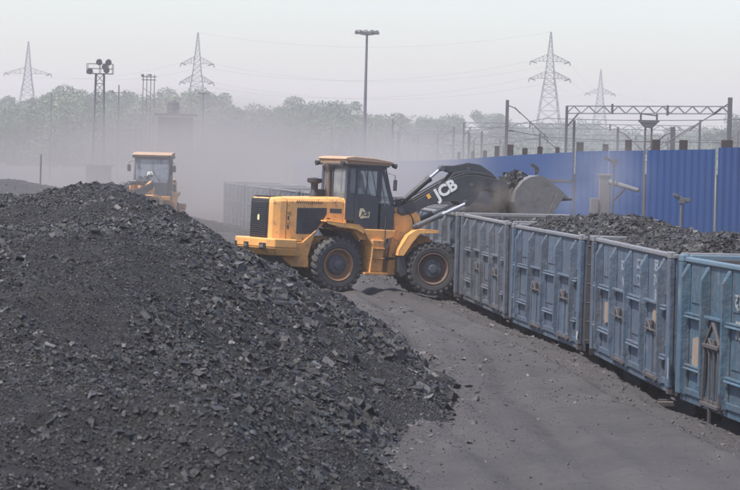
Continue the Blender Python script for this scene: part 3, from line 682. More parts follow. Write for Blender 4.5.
# coal heaped in the raised bucket (rests in it: a thing of its own)
W0 = lo.matrix_world @ BR
cm = MB(W0)
gx_ = np.linspace(2.30, 3.2, 14); gy_ = np.linspace(-1.12, 1.12, 26); vs = []; fs = []
for yy in gy_:
    for k, xx in enumerate(gx_):
        t = k / 13; base = 3.17 + .14 * math.sin(math.pi * min(1, t * 1.1)) - .25 * t * t
        hump = .17 * math.exp(-((yy - .15) / .75) ** 2) * math.exp(-((xx - 2.62) / .42) ** 2)
        vs.append((xx + .02 * random.random(), yy, base + hump + random.uniform(-.035, .035) - (.12 if abs(yy) > 1.0 else 0)))
nx_ = 14
for a in range(25):
    for b_ in range(13): i = a * nx_ + b_; fs.append((i, i + 1, i + nx_ + 1, i + nx_))
cm.add(vs, fs)
cl = cm.build('bucket_coal', COAL); tag(cl, 'heap of black coal carried in the raised loader bucket', 'coal')
P = np.array([tuple(cm.v[i]) for i in rng.choice([q_ for q_ in range(len(vs)) if 40 < q_ < len(vs) - 60 and q_ % 14 < 11], 1100)]) + rng.normal(0, .05, (1100, 3)) * [1, 1, .5]
tag(lumps('coal_lumps', P, np.tile([0, 0, 1.], (1100, 1)), np.clip(.04 * (rng.random(1100) + .01) ** -.5, 0, .2), COALL, cl), kind='stuff')

lf, _, RFf = make_loader('farther yellow wheel loader facing the camera behind the coal pile', -24, -46, 14, True)
lf.location = (-9.92, 129.4, -.02); lf.rotation_euler = (0, 0, R(267))
bpy.context.view_layer.update()

# ------------------------------------------------------------------ operators (seated people)
def person(root_m, label):
    """one continuous skinned body, seated, hands on the wheel; local frame = rear frame of the loader"""
    P0 = {'pelvis': (.82, 0, 2.26), 'belly': (.80, 0, 2.45), 'chest': (.82, 0, 2.68), 'neck': (.86, 0, 2.86), 'head0': (.89, 0, 2.96), 'head1': (.91, 0, 3.06), 'head2': (.905, 0, 3.15)}
    V = [P0[k] for k in ('pelvis', 'belly', 'chest', 'neck', 'head0', 'head1', 'head2')]
    Rr = [(.155, .125), (.15, .12), (.175, .12), (.06, .06), (.075, .085), (.085, .105), (.07, .085)]
    E = [(0, 1), (1, 2), (2, 3), (3, 4), (4, 5), (5, 6)]
    def ch(start, pts, rad):
        prev = start
        for p, r_ in zip(pts, rad):
            V.append(p); Rr.append((r_, r_)); E.append((prev, len(V) - 1)); prev = len(V) - 1
        return prev
    for sd in (-1, 1):
        ch(2, [(.82, sd * .16, 2.76), (.84, sd * .22, 2.70), (.98, sd * .25, 2.48), (1.24, sd * .19, 2.58), (1.30, sd * .18, 2.60)], [.075, .06, .045, .03, .03])
        ch(0, [(.86, sd * .10, 2.24), (1.26, sd * .15, 2.28), (1.36, sd * .15, 1.98), (1.40, sd * .15, 1.84), (1.52, sd * .15, 1.80)], [.10, .075, .055, .04, .04])
    def skinned(me, vs, es, rad):
        bm = bmesh.new(); ly = bm.verts.layers.skin.verify(); bv = [bm.verts.new(v) for v in vs]
        for a, b_ in es: bm.edges.new((bv[a], bv[b_]))
        for v, r_ in zip(bv, rad): v[ly].radius = r_
        bv[0][ly].use_root = True; bm.to_mesh(me); bm.free()
    me = bpy.data.meshes.new('person'); skinned(me, V, E, Rr); me.materials.append(SKIN)
    o = bpy.data.objects.new('person', me); COL.objects.link(o)
    sk = o.modifiers.new('skin', 'SKIN'); sk.use_smooth_shade = True
    ss = o.modifiers.new('sub', 'SUBSURF'); ss.levels = 1; ss.render_levels = 2
    o.matrix_world = root_m
    tag(o, label, 'person', 'loader operators')
    # shirt: torso and sleeves as a slightly larger skin
    def cloth(name, idxs, extra, mat):
        vs = [V[i] for i in idxs]; mp_ = {i: k for k, i in enumerate(idxs)}
        es = [(mp_[a], mp_[b_]) for a, b_ in E if a in mp_ and b_ in mp_]
        m2 = bpy.data.meshes.new(name); skinned(m2, vs, es, [(Rr[i][0] + extra, Rr[i][1] + extra) for i in idxs]); m2.materials.append(mat)
        c_ = bpy.data.objects.new(name, m2); COL.objects.link(c_)
        c_.modifiers.new('skin', 'SKIN').use_smooth_shade = True
        c_.modifiers.new('sub', 'SUBSURF').levels = 1
        c_.parent = o
    cloth('shirt', [0, 1, 2, 7, 8, 9, 17, 18, 19], .018, SHIRT)
    hm = MB(); hm.lathe([(.001, .112), (.05, .10), (.085, .06), (.098, .0), (.09, -.05), (.075, -.07)], (.885, 0, 3.13), 'Z', 16); h = hm.build('hair', HAIR, o, smooth=True)
    fm = MB(); fm.prism([(.985, 3.07), (1.025, 3.035), (.985, 3.03)], -.015, .015)
    for sd in (-1, 1): fm.box((.91, sd * .092, 3.06), (.04, .02, .06))
    fm.build('nose_and_ears', SKIN, o, .006)
    gm = MB()
    for sd in (-1, 1):
        for k in range(4):
            p = Vector((1.31 + .012 * k, sd * (.195 - .004 * k), 2.585 + .018 * k)); gm.path([p, p + Vector((.05, 0, .01)), p + Vector((.06, -sd * .03, -.015)), p + Vector((.035, -sd * .045, -.03))], .009, 6)
        gm.path([(1.30, sd * .17, 2.63), (1.34, sd * .145, 2.64), (1.36, sd * .13, 2.625)], .01, 6)
    gm.build('fingers', SKIN, o)
    return o
person(lo.matrix_world @ RFm @ Matrix.Translation((.32, 0, .02)), 'seated operator in a white shirt inside the nearer loader cab')
person(lf.matrix_world @ RFf @ Matrix.Translation((.32, 0, .02)), 'seated operator behind the windscreen of the farther loader')

# ------------------------------------------------------------------ wagons
BL, BW = 9.6, 3.0
ZB, ZT = .04, 2.17
def make_wagon(vi, label, front_detail):
    """local x runs from the far end (0) towards the camera (BL); y = 0 at the left side, wagon extends to +y"""
    body, rimm = WAG[vi], RAILM[vi]
    root = empty('wagon', label=label, cat='railway wagon', group='blue open wagons of the coal train')
    b = MB()
    b.box((BL / 2, .04, (ZB + ZT) / 2), (BL, .05, ZT - ZB)); b.build('side_panel', body, root)
    b = MB(); b.box((BL / 2, BW - .04, (ZB + ZT) / 2), (BL, .05, ZT - ZB)); b.build('side_panel', body, root)
    for xe, xi in ((-.02, .04), (BL + .02, BL - .04)):
        b = MB(); b.box((xi, BW / 2, (ZB + ZT) / 2), (.05, BW - .14, ZT - ZB))
        for k in range(4): b.box((xe, .45 + k * .7, 1.05), (.08, .10, 2.2))
        b.build('end_panel', ENDM, root, .01)
    b = MB(); b.box((BL / 2, BW / 2, ZB + .05), (BL - .1, BW - .2, .08))
    b.box((BL / 2, .075, (ZB + ZT) / 2), (BL - .1, .012, ZT - ZB - .1)); b.box((BL / 2, BW - .075, (ZB + ZT) / 2), (BL - .1, .012, ZT - ZB - .1)); b.build('inner_lining', INNER, root)
    b = MB()
    rp = .10
    b.box((BL / 2, .02, ZT + .005), (BL + .06, .11, .08)); b.box((BL / 2, BW - .02, ZT + .005), (BL + .06, .11, .08))
    b.box((-.0, BW / 2, ZT + .012), (.12, BW - .2, .12)); b.box((BL, BW / 2, ZT + .012), (.12, BW - .2, .12))
    b.build('top_rail', rimm, root, .02)
    # posts at the corners
    for xe in (.14, BL - .14):
        
        for yy in (-.035, BW + .035): b = MB(); b.box((xe, yy, (ZB + ZT) / 2 - .03), (.30, .09, ZT - ZB - .02)); b.build('corner_post', body, root, .015)
        b = MB(); b.box((xe, -.03, ZT + .02), (.30, .11, .12)); b.build('corner_cap', rimm, root, .02)
    ribs = [1.0, 2.9, 4.8, 6.7, 8.6] if not front_detail == 'near' else [.45, 1.80, 3.20, 4.75, 6.3, 7.8, 8.95]
    for xr in ribs:
        for ysd, yo in ((-1, 0.0), (1, BW)):
            b = MB(); b.add([(xr - .07, yo + ysd * -.01, ZB - .04), (xr + .07, yo + ysd * -.01, ZB - .04), (xr + .07, yo + ysd * -.01, ZT - .06), (xr - .07, yo + ysd * -.01, ZT - .06),
                   (xr - .045, yo + ysd * .06, ZB - .02), (xr + .045, yo + ysd * .06, ZB - .02), (xr + .045, yo + ysd * .13, ZB + .22), (xr - .045, yo + ysd * .13, ZB + .22),
                   (xr + .045, yo + ysd * .13, ZT - .26), (xr - .045, yo + ysd * .13, ZT - .26), (xr + .045, yo + ysd * .03, ZT - .06), (xr - .045, yo + ysd * .03, ZT - .06)],
                  [(0, 1, 5, 4), (4, 5, 6, 7), (7, 6, 8, 9), (9, 8, 10, 11), (11, 10, 2, 3), (1, 2, 10, 8, 6, 5), (3, 0, 4, 7, 9, 11), (0, 3, 2, 1)])
            b.build('rib', body, root, .01)
    sill = MB(); sill.box((BL / 2, -.01, ZB + .05), (BL, .05, .10)); sill.box((BL / 2, .02, ZB - .06), (BL, .04, .14)); sill.box((BL / 2, BW + .01, ZB + .05), (BL, .05, .10)); sill.build('side_sill', body, root, .008)
    edges = [.29] + ribs + [BL - .29]
    # shallow recessed/pressed sheets and stiffeners, bay by bay
    for i in range(len(edges) - 1):
        a, c_ = edges[i] + .08, edges[i + 1] - .08; w_ = c_ - a; mid = (a + c_) / 2
        door = i in (2, 4)
        if w_ < .5: continue
        if door:
            d = MB(); d.box((mid, -.004, 1.10 - .62), (w_ * .92, .04, 1.06)); d.box((a + .08, -.035, .5), (.07, .03, 1.0)); d.box((c_ - .08, -.035, .5), (.07, .03, 1.0)); d.box((mid, -.035, .5), (.05, .03, .96))
            do = d.build('door', body, root, .008)
            l = MB(); l.tube((mid - w_ * .42, -.06, .86), (mid + w_ * .42, -.06, .86), .022, n=8); l.box((mid - w_ * .26, -.06, .90), (.06, .05, .20)); l.box((mid + w_ * .26, -.06, .90), (.06, .05, .20))
            l.bar((mid - w_ * .22, -.08, 1.04), (mid + w_ * .05, -.08, .84), .03); l.box((mid, -.06, .98), (.16, .04, .10))
            l.build('latch', RUST, do, .008)
            h = MB(); h.box((mid, -.05, .07), (w_ * .85, .06, .06))
            for xx in (-.3, .3): h.box((mid + xx * w_, -.055, .06), (.05, .06, .12))
            h.build('hinge', RUST, do, .008)
            st = MB(); st.box((mid, -.045, 1.34), (w_, .085, .05)); st.build('stiffener', body, root, .012)
        else:
            for z_ in ((1.34, .52) if i % 2 else (1.34, .58)):
                st = MB(); st.prism([(0, 0), (.10, -.055), (.10, -.075), (0, -.03)], a, c_, Matrix.Translation((0, 0, z_)) @ Matrix(((0, 1, 0, 0), (-1, 0, 0, 0), (0, 0, 1, 0), (0, 0, 0, 1)))); st.box((mid, -.04, z_ - .01), (w_, .08, .035)); st.build('stiffener', body, root, .01)
            pr = MB(); pr.box((mid, .008, .95), (w_ * .86, .02, .62)); pr.box((mid, .008, 1.80), (w_ * .86, .02, .60)); pr.box((mid, .008, .22), (w_ * .86, .02, .40)); pr.build('pressed_sheet', body, root, .02)
    # ladder and gear on the camera-side end
    l = MB()
    for k in range(6): l.tube((BL + .14, .05, .12 + k * .38), (BL + .14, .52, .12 + k * .38), .02, n=6)
    l.bar((BL + .12, .05, -.1), (BL + .12, .05, 2.2), .04); l.bar((BL + .12, .52, -.1), (BL + .12, .52, 2.2), .04); l.build('ladder', RUST, root)
    # underframe, bogies, couplers
    u = MB(); u.box((BL / 2, BW / 2, ZB - .16), (BL + .2, .6, .28))
    for xx in (.3, 2.2, 4.9, 7.6, 9.5): u.box((xx, BW / 2, ZB - .12), (.2, BW - .35, .2))
    u.box((5.2, BW / 2 - .5, ZB - .35), (1.1, .5, .35)); u.build('underframe', UNDER, root)
    for xb in (1.9, 7.9):
        f = MB()
        for yy in (.55, BW - .55):
            f.prism([(-1.15, -.42), (-.9, -.22), (-.3, -.25), (0, -.12), (.3, -.25), (.9, -.22), (1.15, -.42), (.9, -.5), (.3, -.66), (-.3, -.66), (-.9, -.5)], yy - .06, yy + .06, Matrix.Translation((xb, 0, -.02)))
        f.box((xb, BW / 2, -.38), (.4, 1.9, .25)); fo = f.build('bogie', UNDER, root, .01)
        for dx in (-1.0, 1.0):
            wv = MB()
            wv.tube((xb + dx, .66, RAIL_Z + .46), (xb + dx, BW - .66, RAIL_Z + .46), .08)
            for yy in (.66, BW - .78):
                wv.tube((xb + dx, yy, RAIL_Z + .46), (xb + dx, yy + .12, RAIL_Z + .46), .46, n=28)
            wv.build('wheelset', UNDER, fo)
    c2 = MB()
    c2.box((-.22, BW / 2, ZB - .14), (.5, .25, .28)); c2.box((BL + .22, BW / 2, ZB - .14), (.5, .25, .28)); c2.build('coupler', UNDER, root, .03)
    # brake gear hanging at the camera-side corner
    g = MB(); g.path([(BL - .1, -.02, ZB - .02), (BL - .05, .0, ZB - .18), (BL + .2, .02, ZB - .2)], .02); g.box((BL - .1, -.02, ZB - .05), (.2, .1, .14)); g.build('brake_gear', RUST, root)
    return root
def add_marks(root, vi, kind):
    def panel_text(x, z, body, size, mat=WHITE):
        t = text_mesh('lettering', body, size, mat, root, Matrix.Translation((x, -.022 - .003, z)) @ Matrix.Rotation(R(90), 4, 'X'), .002, .002)
        return t
    if kind == 'near':
        g = MB(); g.prism([(.85, .42), (.9, .95), (1.32, 1.0), (1.36, .45), (1.1, .38)], -.022, -.016); g.build('paint_patch', PATCH, root)
        b = MB()   # rusty triangular door strut
        b.bar((2.05, -.08, .98), (1.94, -.08, -.05), .055); b.bar((2.95, -.08, .98), (3.04, -.08, -.05), .055); b.bar((1.99, -.10, .92), (3.01, -.10, .92), .06)
        b.bar((2.05, -.08, .95), (2.50, -.08, 1.28), .05); b.bar((2.95, -.08, .95), (2.50, -.08, 1.28), .05); b.bar((1.92, -.10, .02), (3.07, -.10, .02), .06); b.bar((2.31, -.08, .9), (2.37, -.08, .05), .04); b.bar((2.63, -.08, .9), (2.66, -.08, .05), .04)
        b.bar((2.50, -.10, .0), (2.50, -.10, -.55), .05)
        b.build('door_strut', RUST, root, .01)
        pt = paint('faded_letter_cream', (.27, .29, .25), (.2, .24, .26), .6, rough=.7, scale=6)
        panel_text(3.98, 1.66, 'द.पू.रे', .36, pt); panel_text(3.98, 1.24, 'SER', .38, pt)
    if kind == 'second':
        pt = paint('faded_letter_white', (.24, .27, .31), (.2, .22, .24), .6, rough=.7, scale=6)
        pp = MB(); pp.prism([(7.45, .55), (7.5, 1.15), (7.75, 1.25), (8.0, 1.1), (8.05, .7), (7.8, .5)], -.022, -.010); pp.build('paint_patch', PATCH, root)
        for k, t_ in enumerate(('SER', '3142', '86')): panel_text(7.85, 1.95 - k * .25, t_, .27, pt)
        for k, t_ in enumerate(('CC 58', 'T 22.4')): panel_text(5.95, 1.9 - k * .28, t_, .25, pt)
        panel_text(4.0, 1.8, 'BOX', .26, pt); panel_text(4.0, 1.5, 'N', .26, pt)
        g = MB(); g.box((9.66, -.085, .35), (.05, .006, .34)); g.build('chalk_mark', CHALK, root)
        g = MB(); g.prism([(1.6, .62), (1.62, 1.02), (2.1, 1.05), (2.12, .66)], -.022, -.016); g.build('paint_patch', PATCH, root)
    if kind == 'white':
        g = MB(); g.box((9.55, -.085, .2), (.14, .006, .16), (0, R(20), 0)); g.build('chalk_mark', CHALK, root)
OFFS = {0: .32, 1: .75, 2: .28}
def place_wagon(root, k):
    a, b_ = J[k + 1], J[k]               # far joint, near joint
    d = (b_ - a).normalized(); o_ = OFFS.get(k, .55); root.location = (a.x + d.x * o_, a.y + d.y * o_, 0)
    # local +x -> d (towards the camera), local +y -> to the train's far side (right)
    q_ = [(0, 0), (.35, .01), (-.5, -.02), (.4, .015), (-.3, -.01), (.5, .02), (0, 0), (-.4, 0), (.3, 0), (0, 0), (.3, 0)][k]
    root.location.z = q_[1]; root.rotation_euler = (R(q_[0]), 0, math.atan2(d.y, d.x))
labs = ['bluest and nearest open wagon, empty, cut by the right edge', 'second open wagon from the right, faded blue with ochre patch, heaped with coal',
        'third open wagon from the right, with a ladder gap at its right end', 'open wagon directly under the raised loader bucket',
        'pale open wagon just behind the front wheel of the nearer loader', 'dusty open wagon hidden mostly by the nearer loader cab', 'dusty open wagon behind the bonnet of the nearer loader',
        'hazy open wagon third from the far end of the train', 'hazy open wagon third last at the far end of the train', 'hazy open wagon last but one at the far end of the train', 'hazy end wagon of the train, its end face showing left']
P0 = make_wagon(0, labs[0], 'near'); add_marks(P0, 0, 'near'); place_wagon(P0, 0)
P1 = make_wagon(1, labs[1], True); 
P2 = make_wagon(2, labs[3], False)
c3 = copy_tree(P1); c3['label'] = labs[2]; place_wagon(c3, 2); add_marks(c3, 1, 'white')
add_marks(P1, 1, 'second'); place_wagon(P1, 1); place_wagon(P2, 3)
for k in range(4, 11):
    c_ = copy_tree(P2); c_['label'] = labs[k]; place_wagon(c_, k)
# coal loads
def coal_load(k, label, top, x0=.15, x1=9.45, nl=26000, slope=0):
    a, b_ = J[k + 1], J[k]; d = (b_ - a).normalized(); org = a + d * OFFS.get(k, .55); nrm = Vector((-d.y, d.x)) ; 
    if nrm.x < 0: nrm = -nrm
    def hl(u, v):
        e = np.minimum(np.minimum(u - x0, x1 - u), np.minimum(v - .1, BW - .1 - v))
        return 2.02 + top * (1 - np.exp(-np.maximum(e, 0) / .55)) + .30 * fbm(u + 31 * k, v, 2.6, 3, 91 + k) * sst(0, .8, e) + .07 * fbm(u, v, .4, 3, 92 + k)
    us = np.linspace(x0, x1, 150); vs_ = np.linspace(.1, BW - .1, 48); U, Vv = np.meshgrid(us, vs_); H = hl(U, Vv)
    X = org.x + d.x * U + nrm.x * Vv; Y = org.y + d.y * U + nrm.y * Vv
    ni, nj = U.shape; idx = np.arange(ni * nj).reshape(ni, nj); F = np.stack([idx[:-1, :-1], idx[:-1, 1:], idx[1:, 1:], idx[1:, :-1]], -1).reshape(-1, 4)
    o = np_mesh('coal_load', np.stack([X, Y, H], -1).reshape(-1, 3), F, COAL, smooth=True); tag(o, label, 'coal load', 'coal loads heaped in the wagons')
    u = rng.uniform(x0 + .1, x1 - .1, nl); v = rng.uniform(.16, BW - .16, nl); h = hl(u, v)
    s = np.clip(.045 * (rng.random(nl) + .004) ** (-1 / 2.9), 0, .19)
    P = np.stack([org.x + d.x * u + nrm.x * v, org.y + d.y * u + nrm.y * v, h + s * .12], 1)
    nn = np.tile([0, 0, 1.], (nl, 1)) + rng.normal(0, .3, (nl, 3)) * [1, 1, 0]
    tag(lumps('coal_lumps', P, nn, s, COALL, o), kind='stuff')
coal_load(1, 'rough coal heaped in the second wagon from the right', .42)
coal_load(2, 'rough coal heaped in the third wagon from the right', .52)
coal_load(3, 'coal being tipped into the wagon under the bucket', .10, nl=12000)
for k in range(5, 11): coal_load(k, 'coal load in the dusty wagons beyond the nearer loader', -.05, nl=1500)

# rails under the train
tr = empty('railway_track', label='rails and sleepers running under the wagons', cat='railway track')
for off in (.70, 2.30):
    m = MB()
    for a, b_ in zip(J[:-1], J[1:]):
        d = (b_ - a).normalized(); nr = Vector((d.y, -d.x)); nr = nr if nr.x > 0 else -nr
        p = a + nr * off; q = b_ + nr * off; m.bar((p.x, p.y, RAIL_Z - .08), (q.x, q.y, RAIL_Z - .08), .07, .15)
    m.build('rail', RUST, tr)
m = MB()
for a, b_ in zip(J[:-1], J[1:]):
    d = (b_ - a).normalized(); nr = Vector((d.y, -d.x)); nr = nr if nr.x > 0 else -nr
    for k in range(16):
        p = a + d * (k * .65 + .3) + nr * 1.5; m.box((p.x, p.y, RAIL_Z - .22), (2.6, .24, .14), (0, 0, math.atan2(nr.y, nr.x)))
tag(m.build('sleeper', CONC, tr), kind='stuff')

# ------------------------------------------------------------------ helper: a pixel of the 740-wide picture and a distance -> a point in the yard
MW = cam.matrix_world.copy()
def at(px, py, Y):
    d = MW.to_3x3() @ Vector(((px - 370) / 2870, -(py - 245) / 2870, -1)); return MW.translation + d * (Y / d.y)

# ------------------------------------------------------------------ blue sheet fence
def corr_panel(p, q, h0, h1, zb, name, parent, mat, gap=0.0):
    """ribbed sheet between two plan points"""
    p = Vector(p); q = Vector(q); d = (q - p); L = d.length; d.normalize(); nrm = Vector((d.y, -d.x))
    step = .06; n = max(4, int(L / step)); prof = []
    for i in range(n + 1):
        t = i / n * L; ph = i % 4; prof.append((t, .020 if ph in (0, 1) else 0.0))
    vs = []; fs = []
    for th in (0, .004):
        for (t, o_) in prof:
            b_ = p + d * t + nrm * (o_ + th); hh = h0 + (h1 - h0) * t / L
            vs += [(b_.x, b_.y, zb), (b_.x, b_.y, hh)]
    k = len(prof) * 2
    for s_ in (0, k):
        for i in range(len(prof) - 1): j = s_ + i * 2; fs.append((j, j + 2, j + 3, j + 1) if s_ == 0 else (j + 1, j + 3, j + 2, j))
    m = MB(); m.add(vs, fs); return m.build(name, mat, parent)
fence = empty('sheet_fence', label='tall blue corrugated sheet fence standing behind the wagons', cat='fence')
segs = [((800, 146.5), (718.5, 147.6), 97.5, 98), ((715.5, 149.3), (647, 150.2), 98.2, 99), ((643.5, 150.6), (609, 150.8), 99.6, 100.2), ((608.5, 150.8), (575.8, 151.4), 100.2, 101),
        ((572.5, 152.2), (545, 153.6), 102, 107), ((545, 153.6), (518, 155.0), 107, 114), ((518, 155), (490, 157), 114, 124), ((490, 157), (462, 159.2), 124, 138), ((462, 159.2), (430, 160.5), 138, 156),
        ((430, 160.5), (395, 161), 156, 172), ((395, 161), (340, 161), 172, 192), ((340, 161), (293, 161.3), 192, 208)]
tops = []
for (a, b_, Ya, Yb) in segs:
    A = at(*a, Ya); B = at(*b_, Yb); corr_panel((A.x, A.y), (B.x, B.y), A.z, B.z, -.15, 'panel', fence, FENCE)
    tops.append((A, B))
    m = MB(); 
    for f_ in (.35, .75): m.bar((A.x, A.y + .09, A.z * f_), (B.x, B.y + .09, B.z * f_), .05, .08)
    m.build('rail', POSTM, fence)
def post(px, ptop, Y, wpx, parent, name='post', depth=.22):
    T = at(px, ptop, Y); w_ = wpx * Y / 2870; m = MB(); m.box((T.x, T.y, T.z / 2 - .1), (w_, depth, T.z + .2)); return m.build(name, POSTM, parent, .01)
for (px, pt_, Y, wp) in ((727, 140, 98.9, 11), (683.5, 140, 99.8, 8), (656, 139.5, 100.4, 8), (628.5, 139.8, 101, 6.5), (605.5, 144, 102, 5.5), (580, 142, 104, 7), (557.5, 147, 107, 4), (540, 146.5, 112, 5), (525, 148, 118, 5), (510.5, 144.5, 122, 6), (497, 146, 128, 4.5), (485, 150.5, 134, 4), (473, 151, 142, 3.5), (459, 152, 150, 3)):
    post(px, pt_, Y, wp, fence)
for (px, Y) in ((717, 98.3), (645.3, 99.6), (574.2, 101.8)):
    B = at(px + 1, 225, Y); T = at(px + 2.5, 150, Y); m = MB(); m.bar((B.x - .03, B.y - .06, -.2), (T.x - .04, T.y - .06, T.z - .85), .075); m.bar((T.x + .10, T.y - .05, T.z - .75), (B.x + .02, B.y - .05, T.z - 1.7), .12, .05); m.build('strut', POSTM, fence)

# ------------------------------------------------------------------ yard furniture by the fence
bp = at(681, 226, 93)
s_ = empty('lamp_post', (bp.x, bp.y, 0), label='short grey post with a small twin lamp in front of the blue fence', cat='post')
top = at(681.5, 203, 93)
m = MB(); m.tube((0, 0, -.1), (0, 0, top.z), .055, .05); m.build('pole', GALVM, s_)
m = MB(); m.bar((-.22, 0, top.z + .22), (.22, 0, top.z + .05), .07, .12); m.box((0, 0, top.z + .06), (.2, .12, .16)); m.box((-.2, -.03, top.z + .25), (.18, .12, .1), (0, R(20), 0)); m.box((.2, -.03, top.z + .1), (.16, .12, .12)); m.build('lamp', GALVM, s_, .01)
bp = at(612, 226, 95)
s_ = empty('signal_post', (bp.x, bp.y, 0), label='thin dusty post with a small head beside the dusty concrete block', cat='post')
top = at(612.5, 162, 95)
m = MB(); m.tube((0, 0, -.1), (0, 0, top.z), .035, .03); m.build('pole', POSTM, s_)
m = MB(); m.bar((-.28, 0, top.z + .12), (.1, 0, top.z - .05), .08); m.box((-.28, 0, top.z + .12), (.16, .14, .1)); m.box((.05, 0, top.z), (.16, .14, .2)); m.build('head', POSTM, s_, .01)
bp = at(604, 226, 95.5)
s_ = empty('water_column', (bp.x, bp.y, 0), label='dusty pale block with a slanting spout pipe before the fence', cat='water column')
t1 = at(604, 176, 95.5).z; t2 = at(597, 198, 95.5).z
m = MB(); m.box((-.02, 0, t1 / 2), (.36, .36, t1)); m.box((-.02, 0, t1 + .03), (.44, .44, .08)); m.build('pillar', CONC, s_, .02)
m = MB(); m.box((-.36, -.1, t2 / 2), (.26, .3, t2)); m.build('plinth', CONC, s_, .02)
pa = at(613, 182, 95.2); pb = at(639, 190.5, 94.6)
m = MB(); m.tube(Vector((pa.x - bp.x - .1, -.2, pa.z)), Vector((pb.x - bp.x, -.8, pb.z)), .095, .07, 12); m.build('spout', GALVM, s_)
pc = at(612, 202, 95.2)
m = MB(); m.tube(Vector((pc.x - bp.x, -.2, pc.z)), Vector((pb.x - bp.x - .45, -.55, pb.z + .02)), .04); m.build('brace', POSTM, s_)
# small signal seen over the bucket
bp = at(534, 230, 96); top = at(534, 166, 96)
s_ = empty('signal_post', (bp.x, bp.y, 0), label='small dark post head peeping over the raised bucket', cat='post')
m = MB(); m.tube((0, 0, -.1), (0, 0, top.z), .03); m.build('pole', POSTM, s_)
m = MB(); m.box((-.06, 0, top.z), (.24, .14, .10), (0, R(30), 0)); m.box((.05, 0, top.z - .14), (.12, .12, .2)); m.build('head', POSTM, s_, .01)

# ------------------------------------------------------------------ railway electrification
def h_mast(px, ptop, Y, label, side=1, wire=True, w_=.22):
    T = at(px, ptop, Y); r = empty('catenary_mast', (T.x, T.y, 0), label=label, cat='catenary mast', group='electrification masts beyond the fence')
    m = MB(); m.box((0, -w_ / 2, T.z / 2), (w_, .025, T.z)); m.box((0, w_ / 2, T.z / 2), (w_, .025, T.z)); m.box((0, 0, T.z / 2), (.025, w_ - .03, T.z)); m.build('pole', GALVD, r)
    if wire:
        m = MB(); s = side; h = T.z
        m.tube((0, 0, h - .35), (s * .55, 0, h - .55), .035); m.tube((s * .9, 0, h - .85), (s * 2.9, 0, h - 2.6), .035); m.tube((0, 0, h - 2.1), (s * 2.9, 0, h - 2.5), .03); m.tube((s * 1.7, 0, h - 1.55), (s * 1.9, 0, h - 2.3), .02)
        br = m.build('bracket', GALVD, r)
        m = MB()
        for k in range(5): m.lathe([(.03, -.04), (.09, 0), (.03, .04)], (s * (.55 + .08 * k), 0, h - .55 - .075 * k), 'X', 8)
        for k in range(4): m.lathe([(.03, -.04), (.085, 0), (.03, .04)], (s * (.2 + .09 * k), 0, h - 2.12 - .012 * k), 'X', 8)
        m.build('insulator', INSUL, br)
    return r, T
M1, T1 = h_mast(507.5, 100, 200, 'tall electrification mast nearest to the left end of the big gantry')
M2, T2 = h_mast(393, 119, 330, 'electrification mast above the nearer loader cab, its bracket slanting right')
M3, T3 = h_mast(332, 127, 420, 'electrification mast between the loader exhaust and the flood light mast')
M4, T4 = h_mast(454, 127, 330, 'thin electrification mast above the loader arm', -1)
M5, T5 = h_mast(285, 128, 480, 'faint electrification mast above the nearer loader bonnet', 1)
M6, T6 = h_mast(398.5, 132, 300, 'short plain electrification mast right beside the one above the cab', 1, False, .18)
M7, T7 = h_mast(482, 131, 280, 'small plain electrification mast left of the tall one', 1, False, .2)
M8, T8 = h_mast(673, 127, 190, 'mast standing inside the big gantry right of its insulator stand', -1, True, .3)
for px_, pt_, Y_, lb_ in ((270, 130, 450, 'faint plain mast leftmost above the nearer loader bonnet'), (307, 133, 430, 'faint plain mast left of the exhaust pipe'), (352, 134, 420, 'faint plain mast just left of the floodlight mast foot'),
                          (418, 137, 380, 'faint plain mast right of the cab roof'), (438, 134, 350, 'faint plain mast above the lift arm'), (540, 133, 255, 'slim plain mast below the big power tower'), (618, 127, 235, 'slim plain mast inside the big gantry, left of its middle'), (700, 125, 230, 'slim plain mast inside the big gantry near its right leg')):
    h_mast(px_, pt_, Y_, lb_, 1, px_ in (270, 352, 540, 618), .17)
def truss(mb, a, b_, d, n, t=.06, dy=.0):
    a = Vector(a); b_ = Vector(b_); dn = Vector((0, 0, -d))
    mb.bar(a, b_, t * 1.3); mb.bar(a + dn, b_ + dn, t * 1.3)
    for i in range(n):
        p = a.lerp(b_, i / n); q = a.lerp(b_, (i + 1) / n); mb.bar(p if i % 2 else p + dn, (q + dn) if i % 2 else q, t)
def gantry(label, pl, pr, Y, tl, tr_, wl, wr, rtop, n=22):
    A = at(pl, tl, Y); B = at(pr, tr_, Y); r = empty('rail_gantry', (A.x, A.y, 0), label=label, cat='gantry', group='overhead line gantries')
    dx = B.x - A.x; za, zb = A.z, B.z; d = .45
    for yy in (0, .5):
        m = MB(); truss(m, (0, yy, za), (dx, yy, zb), d, n, .045); m.build('truss', GALV, r)
    m = MB(); m.box((0, 0, za / 2), (wl, wl, za)); m.bar((0, 0, za - 1.3), (.75, 0, za - .4), .09); m.box((.5, .5, za / 2 - .4), (wl, wl, za - .9)); m.build('leg', GALVD, r)
    m = MB(); m.box((dx, 0, rtop / 2), (wr, wr, rtop)); m.build('leg', GALVD, r)
    m = MB()
    for f_ in (.28, .62): m.box((dx * f_, .25, (za + zb) / 2 - .22), (.10, .6, .62))
    m.build('splice_plate', GALVD, r)
    s = -1
    m = MB(); m.tube((dx, 0, rtop - .3), (dx - .6, 0, rtop - .75), .04); m.tube((dx - 1.0, 0, rtop - 1.05), (dx - 3.9, 0, rtop - 2.9), .035); br = m.build('bracket', GALVD, r)
    m = MB()
    for k in range(6): m.lathe([(.03, -.04), (.12, 0), (.03, .04)], (dx - .6 - .075 * k, 0, rtop - .75 - .055 * k), 'X', 8)
    m.build('insulator', INSUL, br)
    return r, A, B
R1 = at(730, 97.5, 176).z
